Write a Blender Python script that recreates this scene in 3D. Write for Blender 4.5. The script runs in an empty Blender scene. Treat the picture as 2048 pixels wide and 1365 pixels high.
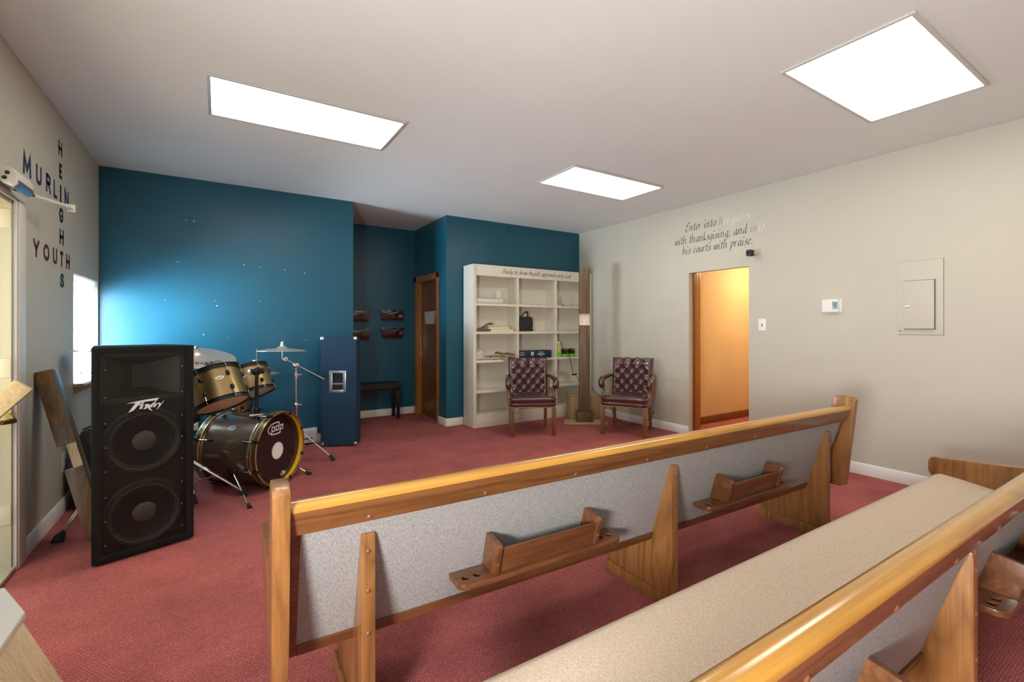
import bpy, bmesh, math, random
from mathutils import Matrix, Vector
random.seed(7)
R = math.radians
scn = bpy.context.scene
COL = scn.collection

# ------------------------------------------------------------------ camera, world, light, exposure
cam_d = bpy.data.cameras.new('camera'); cam = bpy.data.objects.new('camera', cam_d); COL.objects.link(cam)
cam_d.sensor_width = 36; cam_d.lens = 921/2048*36; cam_d.shift_y = -26.5/2048
cam_d.clip_start = .05
cam.location = (0, 0, 1.28); cam.rotation_euler = (R(90), 0, R(-32.42))
scn.camera = cam
w = bpy.data.worlds.new('World'); scn.world = w; w.use_nodes = True
w.node_tree.nodes['Background'].inputs[0].default_value = (.75, .87, 1, 1)
w.node_tree.nodes['Background'].inputs[1].default_value = 1.5
scn.view_settings.view_transform = 'Standard'; scn.view_settings.look = 'None'
scn.view_settings.exposure = 0.5; scn.view_settings.gamma = 1; scn.view_settings.use_curve_mapping = False
scn.cycles.use_denoising = True
scn.cycles.max_bounces = 10; scn.cycles.diffuse_bounces = 6; scn.cycles.glossy_bounces = 4
scn.cycles.transparent_max_bounces = 12; scn.cycles.sample_clamp_indirect = 6
scn.cycles.caustics_reflective = False; scn.cycles.caustics_refractive = False
PANEL = 6.0            # ceiling panel emission strength
def area(name, loc, rot, sx, sy, power, col):
    d = bpy.data.lights.new(name, 'AREA'); d.shape = 'RECTANGLE'; d.size = sx; d.size_y = sy
    d.energy = power; d.color = col
    o = bpy.data.objects.new(name, d); COL.objects.link(o); o.location = loc; o.rotation_euler = rot
    return o
# daylight at the openings, lamps tilted slightly upward to brighten the ceiling
area('daylight_window', (-1.02, 5.05, 1.28), (0, R(-98), 0), .8, .76, 130, (.74, .88, 1))
area('added_rear_light', (-.99, -.08, 1.08), (0, R(-112), 0), .55, .55, 115, (1, .985, .95))  # added light, stands in for an unseen source left of the camera
area('daylight_doorway', (-1.5, 2.95, 1.3), (0, R(-100), 0), 1.5, .7, 14, (1, .86, .62))
area('hall_lamp', (6.3, 3.1, 2.35), (0, 0, 0), .5, .5, 27, (1, .74, .42))

H = 2.744; XL = -.92; XR = 4.735; YB = 5.5; YA = 6.65; XA0 = 1.31; XA1 = 2.485; YR = -2.4

# ------------------------------------------------------------------ material helpers
def mat(name, col, rough=.5, metal=0, spec=.5, coat=0, bump=None, alpha=1, trans=0, emit=None, emits=0):
    m = bpy.data.materials.new(name); m.use_nodes = True
    nt = m.node_tree; b = nt.nodes['Principled BSDF']
    b.inputs['Base Color'].default_value = (*col, 1); b.inputs['Roughness'].default_value = rough
    b.inputs['Metallic'].default_value = metal; b.inputs['Specular IOR Level'].default_value = spec
    b.inputs['Coat Weight'].default_value = coat; b.inputs['Coat Roughness'].default_value = .12
    b.inputs['Alpha'].default_value = alpha; b.inputs['Transmission Weight'].default_value = trans
    if emit: b.inputs['Emission Color'].default_value = (*emit, 1); b.inputs['Emission Strength'].default_value = emits
    if bump: noise_bump(m, *bump)
    return m
def N(m, t): return m.node_tree.nodes.new(t)
def L(m, a, b): m.node_tree.links.new(a, b)
def B(m): return m.node_tree.nodes['Principled BSDF']
def coords(m, scale=(1, 1, 1), kind='Object', rot=(0, 0, 0)):
    tc = N(m, 'ShaderNodeTexCoord'); mp = N(m, 'ShaderNodeMapping'); mp.inputs['Scale'].default_value = scale
    mp.inputs['Rotation'].default_value = rot
    L(m, tc.outputs[kind], mp.inputs[0]); return mp.outputs[0]
def noise(m, vec, scale, detail=4, rough=.6, dist=0):
    n = N(m, 'ShaderNodeTexNoise'); n.inputs['Scale'].default_value = scale; n.inputs['Detail'].default_value = detail
    n.inputs['Roughness'].default_value = rough; n.inputs['Distortion'].default_value = dist
    L(m, vec, n.inputs['Vector']); return n.outputs['Fac']
def ramp(m, fac, stops):
    r = N(m, 'ShaderNodeValToRGB'); e = r.color_ramp.elements
    while len(e) < len(stops): e.new(.5)
    for k, (p, c) in enumerate(stops): e[k].position = p; e[k].color = (*c, 1)
    L(m, fac, r.inputs[0]); return r.outputs[0]
def bump(m, h, strength, dist=.002):
    b = N(m, 'ShaderNodeBump'); b.inputs['Strength'].default_value = strength; b.inputs['Distance'].default_value = dist
    L(m, h, b.inputs['Height']); L(m, b.outputs[0], B(m).inputs['Normal'])
def noise_bump(m, scale, strength, dist=.002): bump(m, noise(m, coords(m), scale), strength, dist)
def mixc(m, fac, a, b, mode='MIX'):
    x = N(m, 'ShaderNodeMix'); x.data_type = 'RGBA'; x.blend_type = mode
    for s, v in ((x.inputs[0], fac), (x.inputs[6], a), (x.inputs[7], b)):
        if hasattr(v, 'is_output'): L(m, v, s)
        elif isinstance(v, (int, float)): s.default_value = v
        else: s.default_value = (*v, 1)
    return x.outputs[2]
def wood(name, dark, light, axis='z', rough=.35, coat=.3, ring=9, grain=60):
    m = mat(name, light, rough, coat=coat)
    k = {'x': (.12, 1, 1), 'y': (1, .12, 1), 'z': (1, 1, .12)}[axis]
    k2 = {'x': (.02, 1, 1), 'y': (1, .02, 1), 'z': (1, 1, .02)}[axis]
    v = coords(m, k); v2 = coords(m, k2)
    a = noise(m, v, ring, 3, .5, 1.6)
    mul = N(m, 'ShaderNodeMath'); mul.operation = 'MULTIPLY'; mul.inputs[1].default_value = 9; L(m, a, mul.inputs[0])
    fr = N(m, 'ShaderNodeMath'); fr.operation = 'PINGPONG'; fr.inputs[1].default_value = 1; L(m, mul.outputs[0], fr.inputs[0])
    g = noise(m, v2, grain, 4, .7)
    md = tuple((x+y)/2 for x, y in zip(dark, light))
    c1 = ramp(m, fr.outputs[0], [(0, dark), (.35, md), (1, light)])
    c2 = ramp(m, g, [(.35, tuple(x*.5 for x in light)), (.62, (light))])
    L(m, mixc(m, .5, c1, c2), B(m).inputs['Base Color'])
    bump(m, g, .12, .001)
    return m
def paint(name, col, var=.06, rough=.5, b=.08, spec=.4, chips=None):
    m = mat(name, col, rough, spec=spec)
    v = coords(m)
    c = ramp(m, noise(m, v, 1.3, 5, .6), [(.3, tuple(x*(1-var) for x in col)), (.7, tuple(min(1, x*(1+var)) for x in col))])
    if chips:
        f = N(m, 'ShaderNodeMath'); f.operation = 'GREATER_THAN'; f.inputs[1].default_value = chips[1]
        L(m, noise(m, v, chips[0], 2, .4), f.inputs[0]); c = mixc(m, f.outputs[0], c, chips[2])
    L(m, c, B(m).inputs['Base Color'])
    bump(m, noise(m, coords(m), 70, 3, .5), b, .002)
    return m
def fabric(name, a, b, c):
    m = mat(name, a, .95, spec=.1)
    v = coords(m)
    n1 = noise(m, v, 170, 3, .8); n2 = noise(m, coords(m, (300, 300, 60)), 1, 3, .7)
    k = ramp(m, n1, [(.36, a), (.5, b), (.64, c)])
    k2 = ramp(m, n2, [(.35, a), (.6, c)])
    L(m, mixc(m, .45, k, k2), B(m).inputs['Base Color'])
    bump(m, n1, .5, .003)
    return m

# ------------------------------------------------------------------ materials
M = {}
M['wall'] = paint('wall_paint', (.55, .53, .45), .03, .55)
M['ceil'] = paint('ceiling_paint', (.77, .82, .825), .02, .65)
M['blue'] = paint('blue_paint', (.006, .086, .135), .05, .36, .1, .5, (45, .835, (.45, .5, .52)))
M['white'] = paint('white_paint', (.74, .73, .68), .02, .4)
M['trim'] = paint('baseboard_paint', (.8, .8, .8), .02, .4)
M['cream'] = paint('cream_paint', (.56, .53, .38), .05, .45, .15, .4, (40, .8, (.2, .17, .1)))
M['shelf'] = paint('shelf_paint', (.73, .7, .6), .02, .45)
M['hall'] = paint('hall_wall_vinyl', (.62, .46, .26), .08, .5)
m = M['carpet'] = mat('red_carpet', (.3, .08, .075), .95, spec=.1)
v = coords(m)
cn = noise(m, v, 240, 2, .7); big = noise(m, v, 2.2, 5, .65)
br = N(m, 'ShaderNodeTexBrick'); br.inputs['Scale'].default_value = 1; br.inputs['Brick Width'].default_value = .013
br.inputs['Row Height'].default_value = .0095; br.inputs['Mortar Size'].default_value = .0022; br.inputs['Mortar Smooth'].default_value = 1
br.inputs['Color1'].default_value = (1, 1, 1, 1); br.inputs['Color2'].default_value = (.72, .72, .72, 1); br.inputs['Mortar'].default_value = (.42, .4, .4, 1)
L(m, v, br.inputs['Vector'])
c0 = ramp(m, cn, [(.32, (.24, .05, .052)), (.5, (.48, .128, .125)), (.68, (.78, .33, .3))])
c1 = mixc(m, .8, c0, br.outputs['Color'], 'MULTIPLY')
c2 = mixc(m, 1, c1, ramp(m, big, [(.35, (.82, .8, .82)), (.65, (1.15, 1.1, 1.1))]), 'MULTIPLY')
L(m, c2, B(m).inputs['Base Color'])
bump(m, br.outputs['Color'], .35, .004)
M['oak_x'] = wood('oak_along', (.085, .03, .01), (.22, .09, .028), 'x', .3, .5, 7)
M['oak_z'] = wood('oak_upright', (.15, .058, .017), (.36, .165, .05), 'z', .34, .4, 7)
M['oak_top'] = wood('oak_lit_honey', (.42, .19, .03), (.62, .31, .055), 'x', .22, .7, 5)  # lit copy of the oak: light on the rail cap put into its colour
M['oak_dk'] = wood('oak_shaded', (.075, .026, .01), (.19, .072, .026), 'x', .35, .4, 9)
M['plug'] = mat('wood_plug', (.2, .075, .035), .35)
M['back_fab'] = fabric('grey_tweed', (.22, .22, .225), (.32, .315, .31), (.44, .43, .42))
M['seat_fab'] = fabric('beige_tweed', (.46, .36, .27), (.6, .49, .385), (.72, .61, .49))
M['leather'] = mat('oxblood_leather', (.062, .016, .019), .24, spec=.8, coat=.45, bump=(180, .12, .001))
M['chair_wood'] = wood('chair_walnut', (.1, .038, .016), (.27, .12, .05), 'z', .35, .3)
M['brass'] = mat('brass', (.75, .5, .16), .25, 1)
M['chrome'] = mat('chrome', (.82, .83, .85), .12, 1)
M['steel'] = mat('brushed_steel', (.55, .56, .57), .3, 1)
M['black'] = mat('black_plastic', (.012, .012, .012), .4)
M['black_metal'] = mat('black_metal', (.015, .015, .017), .3, .4)
M['rubber'] = mat('black_rubber', (.012, .012, .012), .7)
M['tolex'] = mat('black_textured_paint', (.007, .009, .008), .75, spec=.25, bump=(230, .4, .002))
M['cone'] = mat('paper_cone', (.05, .048, .034), .42)
M['cap'] = mat('dust_cap', (.11, .105, .075), .3)
M['grille'] = mat('grille_steel', (.006, .006, .006), .4)
M['baffle'] = mat('speaker_baffle', (.018, .017, .012), .5)
M['logo'] = mat('white_vinyl', (.82, .82, .8), .4)
M['bluecab'] = mat('blue_carpet_cover', (.005, .03, .065), .9, bump=(260, .8, .003))
M['darkpost'] = wood('stained_pine', (.035, .02, .009), (.17, .1, .04), 'z', .5, .05, 8)
M['rawpine'] = wood('raw_pine', (.55, .4, .2), (.74, .56, .3), 'z', .6, 0)
M['patch'] = wood('pale_pine', (.74, .62, .46), (.84, .74, .6), 'z', .6, 0)
M['beam'] = wood('stained_oak', (.025, .011, .004), (.17, .085, .022), 'z', .45, .15, 9)
M['ply'] = wood('plywood', (.4, .28, .12), (.5, .36, .17), 'x', .7, 0)
M['card'] = mat('cardboard', (.42, .27, .13), .8, bump=(30, .1, .002))
M['tape'] = mat('packing_tape', (.55, .42, .27), .25)
M['maroon'] = mat('smoked_maroon_plastic', (.035, .006, .008), .12, spec=.6)
M['piano'] = mat('black_lacquer', (.012, .008, .007), .25)
M['doorwood'] = wood('door_veneer', (.09, .032, .007), (.2, .075, .014), 'z', .35, .25, 4)
M['casing'] = wood('door_casing', (.25, .085, .012), (.42, .16, .028), 'z', .3, .4, 6)
M['acrylic'] = mat('clear_acrylic', (.9, .95, 1), .05, alpha=.35, spec=.7)
M['glassy'] = mat('clear_plastic', (.9, .95, .93), .08, alpha=.3, spec=.8)
m = M['gold'] = mat('brushed_bronze', (.36, .25, .1), .32, .85, coat=.5)
bump(m, noise(m, coords(m, (1, 1, 60)), 20, 2, .6), .05, .001)
m = M['darkgold'] = mat('lacquered_bronze', (.085, .058, .032), .25, .5, coat=.8)
M['hoop'] = mat('bass_hoop', (.075, .05, .025), .3, .3, coat=.6)
M['goldline'] = mat('gold_inlay', (.75, .55, .16), .25, .7)
M['yellow'] = mat('maple_hoop_inside', (.85, .47, .03), .4)
M['bdhead'] = mat('black_drumhead', (.012, .008, .01), .07, spec=.7)
M['clearhead'] = mat('drumhead_film', (.95, .84, .7), .3, spec=.5)
for hm in (M['clearhead'],):
    tr = N(hm, 'ShaderNodeBsdfTranslucent'); tr.inputs[0].default_value = (.97, .87, .72, 1)
    mx = N(hm, 'ShaderNodeMixShader'); mx.inputs[0].default_value = .6
    L(hm, B(hm).outputs[0], mx.inputs[1]); L(hm, tr.outputs[0], mx.inputs[2])
    L(hm, mx.outputs[0], hm.node_tree.nodes['Material Output'].inputs[0])
m = M['cymbal'] = mat('cymbal_bronze', (.9, .8, .74), .38, .75)
bump(m, noise(m, coords(m), 60, 2, .5), .05, .001)
M['inkblue'] = mat('navy_vinyl', (.012, .035, .12), .5)
M['inkblack'] = mat('black_vinyl', (.015, .018, .016), .5)
M['inkred'] = mat('burgundy_vinyl', (.11, .012, .022), .5)
M['ink'] = mat('charcoal_lettering', (.05, .047, .045), .5)
M['inkfade'] = mat('faded_lettering', (.3, .285, .25), .6)
M['inkpale'] = mat('peeled_lettering', (.74, .7, .58), .6)
M['diffuser'] = mat('lit_diffuser', (.9, .9, .88), .5, emit=(1, .95, .83), emits=PANEL)
M['alu'] = mat('aluminium_trim', (.62, .62, .61), .4, .3)
M['pane'] = mat('bright_window_pane', (.9, .9, .9), .4, emit=(.9, .96, 1), emits=1.7)
m = M['blind'] = mat('blind_vinyl', (.86, .87, .88), .5)
tr = N(m, 'ShaderNodeBsdfTranslucent'); tr.inputs[0].default_value = (.9, .92, .95, 1)
mx = N(m, 'ShaderNodeMixShader'); mx.inputs[0].default_value = .5
L(m, B(m).outputs[0], mx.inputs[1]); L(m, tr.outputs[0], mx.inputs[2])
L(m, mx.outputs[0], m.node_tree.nodes['Material Output'].inputs[0])
M['sill'] = wood('window_sill_wood', (.3, .18, .09), (.5, .34, .2), 'y', .5, .1)
M['rail'] = wood('pale_rail', (.56, .4, .2), (.68, .52, .29), 'y', .45, .1, 3)
M['tanboard'] = wood('tan_laminate', (.7, .55, .33), (.8, .66, .43), 'z', .4, .1, 2)
M['screen'] = mat('lcd_screen', (.16, .3, .27), .2)
M['plate'] = mat('white_switch_plate', (.82, .82, .79), .35)
M['panel'] = paint('panel_paint', (.55, .53, .45), .02, .45)
M['slot'] = mat('dark_slot', (.03, .03, .03), .6)
M['nylon'] = mat('black_nylon', (.012, .012, .014), .65, bump=(300, .4, .002))
M['navybox'] = mat('navy_card', (.008, .024, .05), .4)
M['green'] = mat('lime_plastic', (.12, .5, .02), .35)
M['oil'] = mat('yellow_liquid', (.6, .6, .12), .1, alpha=.7, spec=.8)
M['bookpaper'] = mat('book_cream', (.74, .63, .43), .6)
M['drift'] = wood('driftwood', (.08, .045, .025), (.24, .15, .09), 'x', .8, 0)
M['paper'] = mat('white_tube', (.78, .75, .68), .5)
M['kraft'] = mat('crumpled_kraft', (.35, .26, .15), .8, bump=(25, .5, .01))
M['hallred'] = mat('hall_carpet', (.3, .04, .02), .9)
M['bluepedal'] = mat('pedal_steel', (.35, .42, .5), .3, .8)
M['plastic_bag'] = mat('clear_bag', (.85, .85, .85), .15, alpha=.35)

# ------------------------------------------------------------------ mesh helpers
class MB:
    def __init__(s): s.v = []; s.f = []
    def add(s, vs, fs, T=None):
        o = len(s.v); s.v += [tuple(T @ Vector(p)) if T else tuple(p) for p in vs]; s.f += [tuple(i+o for i in f) for f in fs]; return s
    def box(s, x0, x1, y0, y1, z0, z1, T=None):
        v = [(x, y, z) for x in (x0, x1) for y in (y0, y1) for z in (z0, z1)]
        return s.add(v, [(0, 1, 3, 2), (4, 6, 7, 5), (0, 4, 5, 1), (2, 3, 7, 6), (0, 2, 6, 4), (1, 5, 7, 3)], T)
    def prism(s, pts, a, b, plane='yz', T=None):
        mk = {'yz': lambda p, k: (k, p[0], p[1]), 'xz': lambda p, k: (p[0], k, p[1]), 'xy': lambda p, k: (p[0], p[1], k)}[plane]
        n = len(pts); v = [mk(p, a) for p in pts]+[mk(p, b) for p in pts]
        f = [tuple(range(n))[::-1], tuple(range(n, 2*n))]+[(i, (i+1) % n, n+(i+1) % n, n+i) for i in range(n)]
        return s.add(v, f, T)
    def tube(s, pts, r, n=8, T=None, flat=1):
        P = [Vector(p) for p in pts]; rs = r if isinstance(r, (list, tuple)) else [r]*len(P)
        v = []; up = Vector((0, 0, 1))
        d0 = (P[1]-P[0]).normalized(); a = d0.orthogonal().normalized()
        for i, p in enumerate(P):
            d = (P[min(i+1, len(P)-1)]-P[max(i-1, 0)]).normalized()
            a = (a-d*a.dot(d)).normalized(); b = d.cross(a)
            for k in range(n):
                t = 2*math.pi*k/n; v.append(p+(a*math.cos(t)+b*math.sin(t)*flat)*rs[i])
        f = []
        for i in range(len(P)-1):
            for k in range(n): f.append((i*n+k, i*n+(k+1) % n, (i+1)*n+(k+1) % n, (i+1)*n+k))
        f.append(tuple(range(n))[::-1]); f.append(tuple(range((len(P)-1)*n, len(P)*n)))
        return s.add(v, f, T)
    def lathe(s, prof, n=32, T=None, closed=False):
        v = []; f = []
        for (r, h) in prof:
            for k in range(n):
                t = 2*math.pi*k/n; v.append((r*math.cos(t), r*math.sin(t), h))
        m = len(prof)
        for i in range(m if closed else m-1):
            j = (i+1) % m
            for k in range(n): f.append((i*n+k, i*n+(k+1) % n, j*n+(k+1) % n, j*n+k))
        if not closed:
            if prof[0][0] > 0: f.append(tuple(range(n))[::-1])
            if prof[-1][0] > 0: f.append(tuple(range((m-1)*n, m*n)))
        return s.add(v, f, T)
    def grid(s, fn, nu, nv, T=None):
        v = [fn(i/nu, j/nv) for j in range(nv+1) for i in range(nu+1)]
        f = [(j*(nu+1)+i, j*(nu+1)+i+1, (j+1)*(nu+1)+i+1, (j+1)*(nu+1)+i) for j in range(nv) for i in range(nu)]
        return s.add(v, f, T)
    def build(s, name, material, parent=None, bevel=0, seg=2, smooth=35, loc=None, rotz=None, rot=None):
        me = bpy.data.meshes.new(name); bm = bmesh.new()
        vs = [bm.verts.new(p) for p in s.v]
        for f in s.f:
            try: bm.faces.new([vs[i] for i in f])
            except ValueError: pass
        bmesh.ops.remove_doubles(bm, verts=bm.verts, dist=1e-6)
        bmesh.ops.recalc_face_normals(bm, faces=bm.faces)
        if bevel:
            ed = [e for e in bm.edges if len(e.link_faces) == 2 and e.calc_face_angle(0) > R(30)]
            bmesh.ops.bevel(bm, geom=ed, offset=bevel, segments=seg, affect='EDGES', clamp_overlap=True, profile=.6)
        for f in bm.faces: f.smooth = bool(smooth)
        bm.to_mesh(me); bm.free()
        if smooth: me.set_sharp_from_angle(angle=R(smooth))
        me.materials.append(M[material] if isinstance(material, str) else material)
        o = bpy.data.objects.new(name, me); COL.objects.link(o)
        if parent: o.parent = parent
        if loc: o.location = loc
        if rotz is not None: o.rotation_euler = (0, 0, rotz)
        if rot is not None: o.rotation_euler = rot
        return o
def tag(o, label=None, cat=None, group=None, kind=None):
    for k, v in (('label', label), ('category', cat), ('group', group), ('kind', kind)):
        if v: o[k] = v
    return o
def thing(name, label, cat, loc=(0, 0, 0), rotz=0, group=None):
    o = bpy.data.objects.new(name, None); COL.objects.link(o); o.empty_display_size = .1
    o.location = loc; o.rotation_euler = (0, 0, rotz)
    return tag(o, label, cat, group)
def kids(o): return [c for c in bpy.data.objects if c.parent == o]
def dup(root, loc, rotz, label, group=None):
    def cp(o, par):
        c = o.copy(); COL.objects.link(c)
        if par: c.parent = par
        for ch in kids(o): cp(ch, c)
        return c
    r = cp(root, None); r.location = loc; r.rotation_euler = (0, 0, rotz); tag(r, label, None, group)
    return r
def frame(loc, zdir, xhint=(1, 0, 0)):
    z = Vector(zdir).normalized(); x = Vector(xhint); x = (x-z*x.dot(z)).normalized(); y = z.cross(x)
    m = Matrix((x, y, z)).transposed().to_4x4(); m.translation = Vector(loc); return m
def carve(o, mb):
    """cut the closed shapes of mb out of o for good"""
    k = mb.build('cutter', 'slot', o.parent); k.parent = o.parent
    md = o.modifiers.new('cut', 'BOOLEAN'); md.object = k; md.operation = 'DIFFERENCE'; md.solver = 'EXACT'
    bpy.context.view_layer.update()
    me = bpy.data.meshes.new_from_object(o.evaluated_get(bpy.context.evaluated_depsgraph_get()))
    o.modifiers.clear(); old = o.data; o.data = me; bpy.data.meshes.remove(old)
    o.data.set_sharp_from_angle(angle=R(30))
    km = k.data; bpy.data.objects.remove(k); bpy.data.meshes.remove(km)
def struct(o): o['kind'] = 'structure'; return o
def bx(x0, x1, y0, y1, z0, z1): return MB().box(x0, x1, y0, y1, z0, z1)

# ------------------------------------------------------------------ lettering (pen strokes of a broad nib)
def cr(p, n=6):
    if len(p) < 3: return p
    q = [p[0]]+list(p)+[p[-1]]; out = []
    for i in range(1, len(q)-2):
        a, b, c, d = q[i-1:i+3]
        for k in range(n):
            t = k/n
            out.append(tuple(.5*((2*b[j])+(-a[j]+c[j])*t+(2*a[j]-5*b[j]+4*c[j]-d[j])*t*t+(-a[j]+3*b[j]-3*c[j]+d[j])*t**3) for j in range(len(b))))
    return out+[p[-1]]
BOWL = [(.52, .92), (.3, 1.0), (.06, .65), (.08, .15), (.25, .02), (.5, .45)]
FOOT = [(.52, 1), (.52, .5), (.54, .1), (.66, .02), (.8, .2)]
ARCH = [(0, .5), (.2, .9), (.42, 1), (.52, .75), (.52, .2), (.6, .02), (.78, .18)]
GL = {
 'i': ([[(0, .9), (.03, .5), (.03, .15), (.15, .0), (.3, .18)], [(.02, 1.58), (.14, 1.40)]], .4),
 'n': ([[(0, 1), (0, .5), (0, 0)], ARCH], .9), 'h': ([[(.02, 1.8), (0, .9), (0, 0)], ARCH], .9),
 'm': ([[(0, 1), (0, 0)], ARCH], .9),
 't': ([[(.15, 1.45), (.12, .7), (.14, .12), (.28, 0), (.45, .18)], [(-.05, 1), (.2, 1), (.4, 1.03)]], .5),
 'e': ([[(.06, .45), (.4, .6), (.46, .85), (.3, 1), (.08, .7), (.06, .25), (.22, 0), (.52, .22)]], .62),
 'r': ([[(0, 1), (0, .5), (0, 0)], [(0, .5), (.18, .9), (.34, 1), (.46, .92)]], .56),
 'o': ([[(.3, 1), (.06, .7), (.06, .25), (.25, 0), (.48, .3), (.5, .75), (.3, 1)]], .66),
 's': ([[(.46, .86), (.28, 1), (.1, .85), (.16, .6), (.38, .4), (.4, .14), (.2, 0), (.0, .12)]], .56),
 'g': ([BOWL, [(.52, 1), (.5, .3), (.46, -.4), (.22, -.7), (0, -.55)]], .74),
 'a': ([BOWL, FOOT], .82), 'd': ([BOWL, [(.56, 1.8), (.52, .9), (.53, .12), (.66, .02), (.8, .2)]], .84),
 'u': ([[(0, 1), (0, .3), (.14, 0), (.34, .15), (.5, .5)], FOOT], .84),
 'w': ([[(0, .95), (.06, .3), (.18, 0), (.38, .4), (.46, 1)], [(.46, 1), (.5, .3), (.64, 0), (.86, .45), (.84, 1)]], 1.0),
 'v': ([[(0, .95), (.08, .4), (.18, 0), (.44, .4), (.46, 1)]], .62),
 'k': ([[(.02, 1.8), (0, .9), (0, 0)], [(.46, .98), (.3, .7), (.06, .5)], [(.1, .52), (.32, .2), (.56, .02)]], .66),
 'c': ([[(.48, .85), (.3, 1), (.06, .7), (.06, .28), (.24, 0), (.5, .2)]], .6),
 'p': ([[(.02, 1), (0, .2), (-.04, -.7)], [(0, .6), (.28, 1), (.52, .75), (.5, .25), (.28, 0), (.04, .12)]], .72),
 'y': ([[(0, 1), (0, .3), (.14, 0), (.34, .15), (.5, .5)], [(.52, 1), (.5, .3), (.46, -.4), (.22, -.7), (0, -.55)]], .74),
 'l': ([[(.04, 1.8), (.02, .9), (.03, .12), (.15, .0), (.28, .18)]], .38),
 'f': ([[(.5, 1.68), (.36, 1.8), (.2, 1.5), (.14, .5), (.06, -.5), (-.1, -.7)], [(-.08, 1), (.36, 1.02)]], .5),
 'E': ([[(.78, 1.5), (.5, 1.76), (.24, 1.5), (.3, 1.08), (.55, .96)], [(.45, .96), (.08, .7), (.02, .3), (.25, 0), (.56, .05), (.78, .3)]], .95),
 'S': ([[(.86, 1.45), (.66, 1.76), (.38, 1.55), (.4, 1.15), (.62, .75), (.52, .2), (.2, 0), (-.12, .15), (-.06, .42)]], 1.0),
 'G': ([[(.86, 1.5), (.6, 1.76), (.2, 1.3), (.06, .6), (.25, .05), (.6, .15), (.74, .7)], [(.74, .8), (.68, .1), (.5, -.35)]], 1.0),
 'b': ([[(.02, 1.8), (0, .9), (0, .1)], [(0, .6), (.28, 1), (.52, .75), (.5, .25), (.28, 0), (0, .12)]], .7),
 ',': ([[(.02, .16), (.12, .0), (.02, -.28)]], .36), '.': ([[(.02, .17), (.14, -.01)]], .36), ' ': ([], .5)}
def pen_text(txt, mb, fn, width, slant=.22, nib=.13, ang=40, size=1):
    """strokes of txt, fitted to `width`; fn maps flat (x, y) to a point on the surface"""
    tot = sum(GL[c][1] for c in txt)+.12*len(txt); kx = width/tot; x = 0
    nx, ny = nib*math.cos(R(ang))/2, nib*math.sin(R(ang))/2
    for c in txt:
        for st in GL[c][0]:
            p = cr(st); vs = []
            for (a, b) in p:
                for sg in (-1, 1):
                    X = a+sg*nx+slant*(b+sg*ny); vs.append(fn((x+X)*kx, (b+sg*ny)*size))
            mb.add(vs, [(2*i, 2*i+1, 2*i+3, 2*i+2) for i in range(len(p)-1)])
        x += GL[c][1]+.12
    return mb
STROKES = {
 'M': [[(0, 0), (.08, 1), (.5, .25), (.92, 1), (1, 0)]], 'U': [[(0, 1), (0, .3), (.12, .08), (.5, 0), (.88, .08), (1, .3), (1, 1)]],
 'R': [[(0, 0), (0, 1)], [(0, 1), (.7, 1), (.98, .88), (.98, .62), (.7, .5), (0, .5)], [(.5, .5), (1, 0)]], 'L': [[(0, 1), (0, 0), (1, 0)]],
 'I': [[(.5, 0), (.5, 1)]], 'N': [[(0, 0), (0, 1), (1, 0), (1, 1)]], 'H': [[(0, 0), (0, 1)], [(1, 0), (1, 1)], [(0, .5), (1, .5)]],
 'E': [[(1, 1), (0, 1), (0, 0), (1, 0)], [(0, .5), (.85, .5)]], 'Y': [[(0, 1), (.5, .45), (1, 1)], [(.5, .45), (.5, 0)]],
 'T': [[(0, 1), (1, 1)], [(.5, 1), (.5, 0)]],
 'O': [[(.5+.5*math.sin(k*math.pi/10), .5+.5*math.cos(k*math.pi/10)) for k in range(21)]],
 'G': [[(.98, .8), (.82, .94), (.5, 1), (.15, .88), (0, .5), (.15, .12), (.5, 0), (.85, .1), (1, .3), (1, .45), (.55, .45)]],
 'S': [[(.95, .82), (.75, .96), (.45, 1), (.12, .88), (.08, .7), (.3, .56), (.7, .44), (.95, .3), (.9, .12), (.55, 0), (.25, .03), (.02, .18)]]}
def stroke_letter(ch, fn, hgt, wid, wt):
    """letter of constant stroke weight, hgt x wid over all, its foot centre at (0, 0)"""
    mb = MB()
    for st in STROKES[ch]:
        p = [Vector((-wid/2+wt/2+x*(wid-wt) if ch != 'I' else 0, wt/2+y*(hgt-wt))) for x, y in st]; vs = []
        loop = (p[0]-p[-1]).length < 1e-6
        for i, q in enumerate(p):
            d1 = (q-p[i-1]).normalized() if i else None; d2 = (p[i+1]-q).normalized() if i < len(p)-1 else None
            if loop and d1 is None: d1 = (q-p[-2]).normalized()
            if loop and d2 is None: d2 = (p[1]-q).normalized()
            if d1 is None: q = q-d2*wt/2; d1 = d2
            if d2 is None: q = q+d1*wt/2; d2 = d1
            n1 = Vector((-d1.y, d1.x)); n2 = Vector((-d2.y, d2.x)); n = (n1+n2)
            n = n/max(.35, n.length_squared)*2*wt/2 if n.length > .01 else n1*wt/2
            for sg in (-1, 1): vs.append(fn(q.x+sg*n.x, q.y+sg*n.y))
        mb.add(vs, [(2*i, 2*i+1, 2*i+3, 2*i+2) for i in range(len(p)-1)])
    return mb
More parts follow.
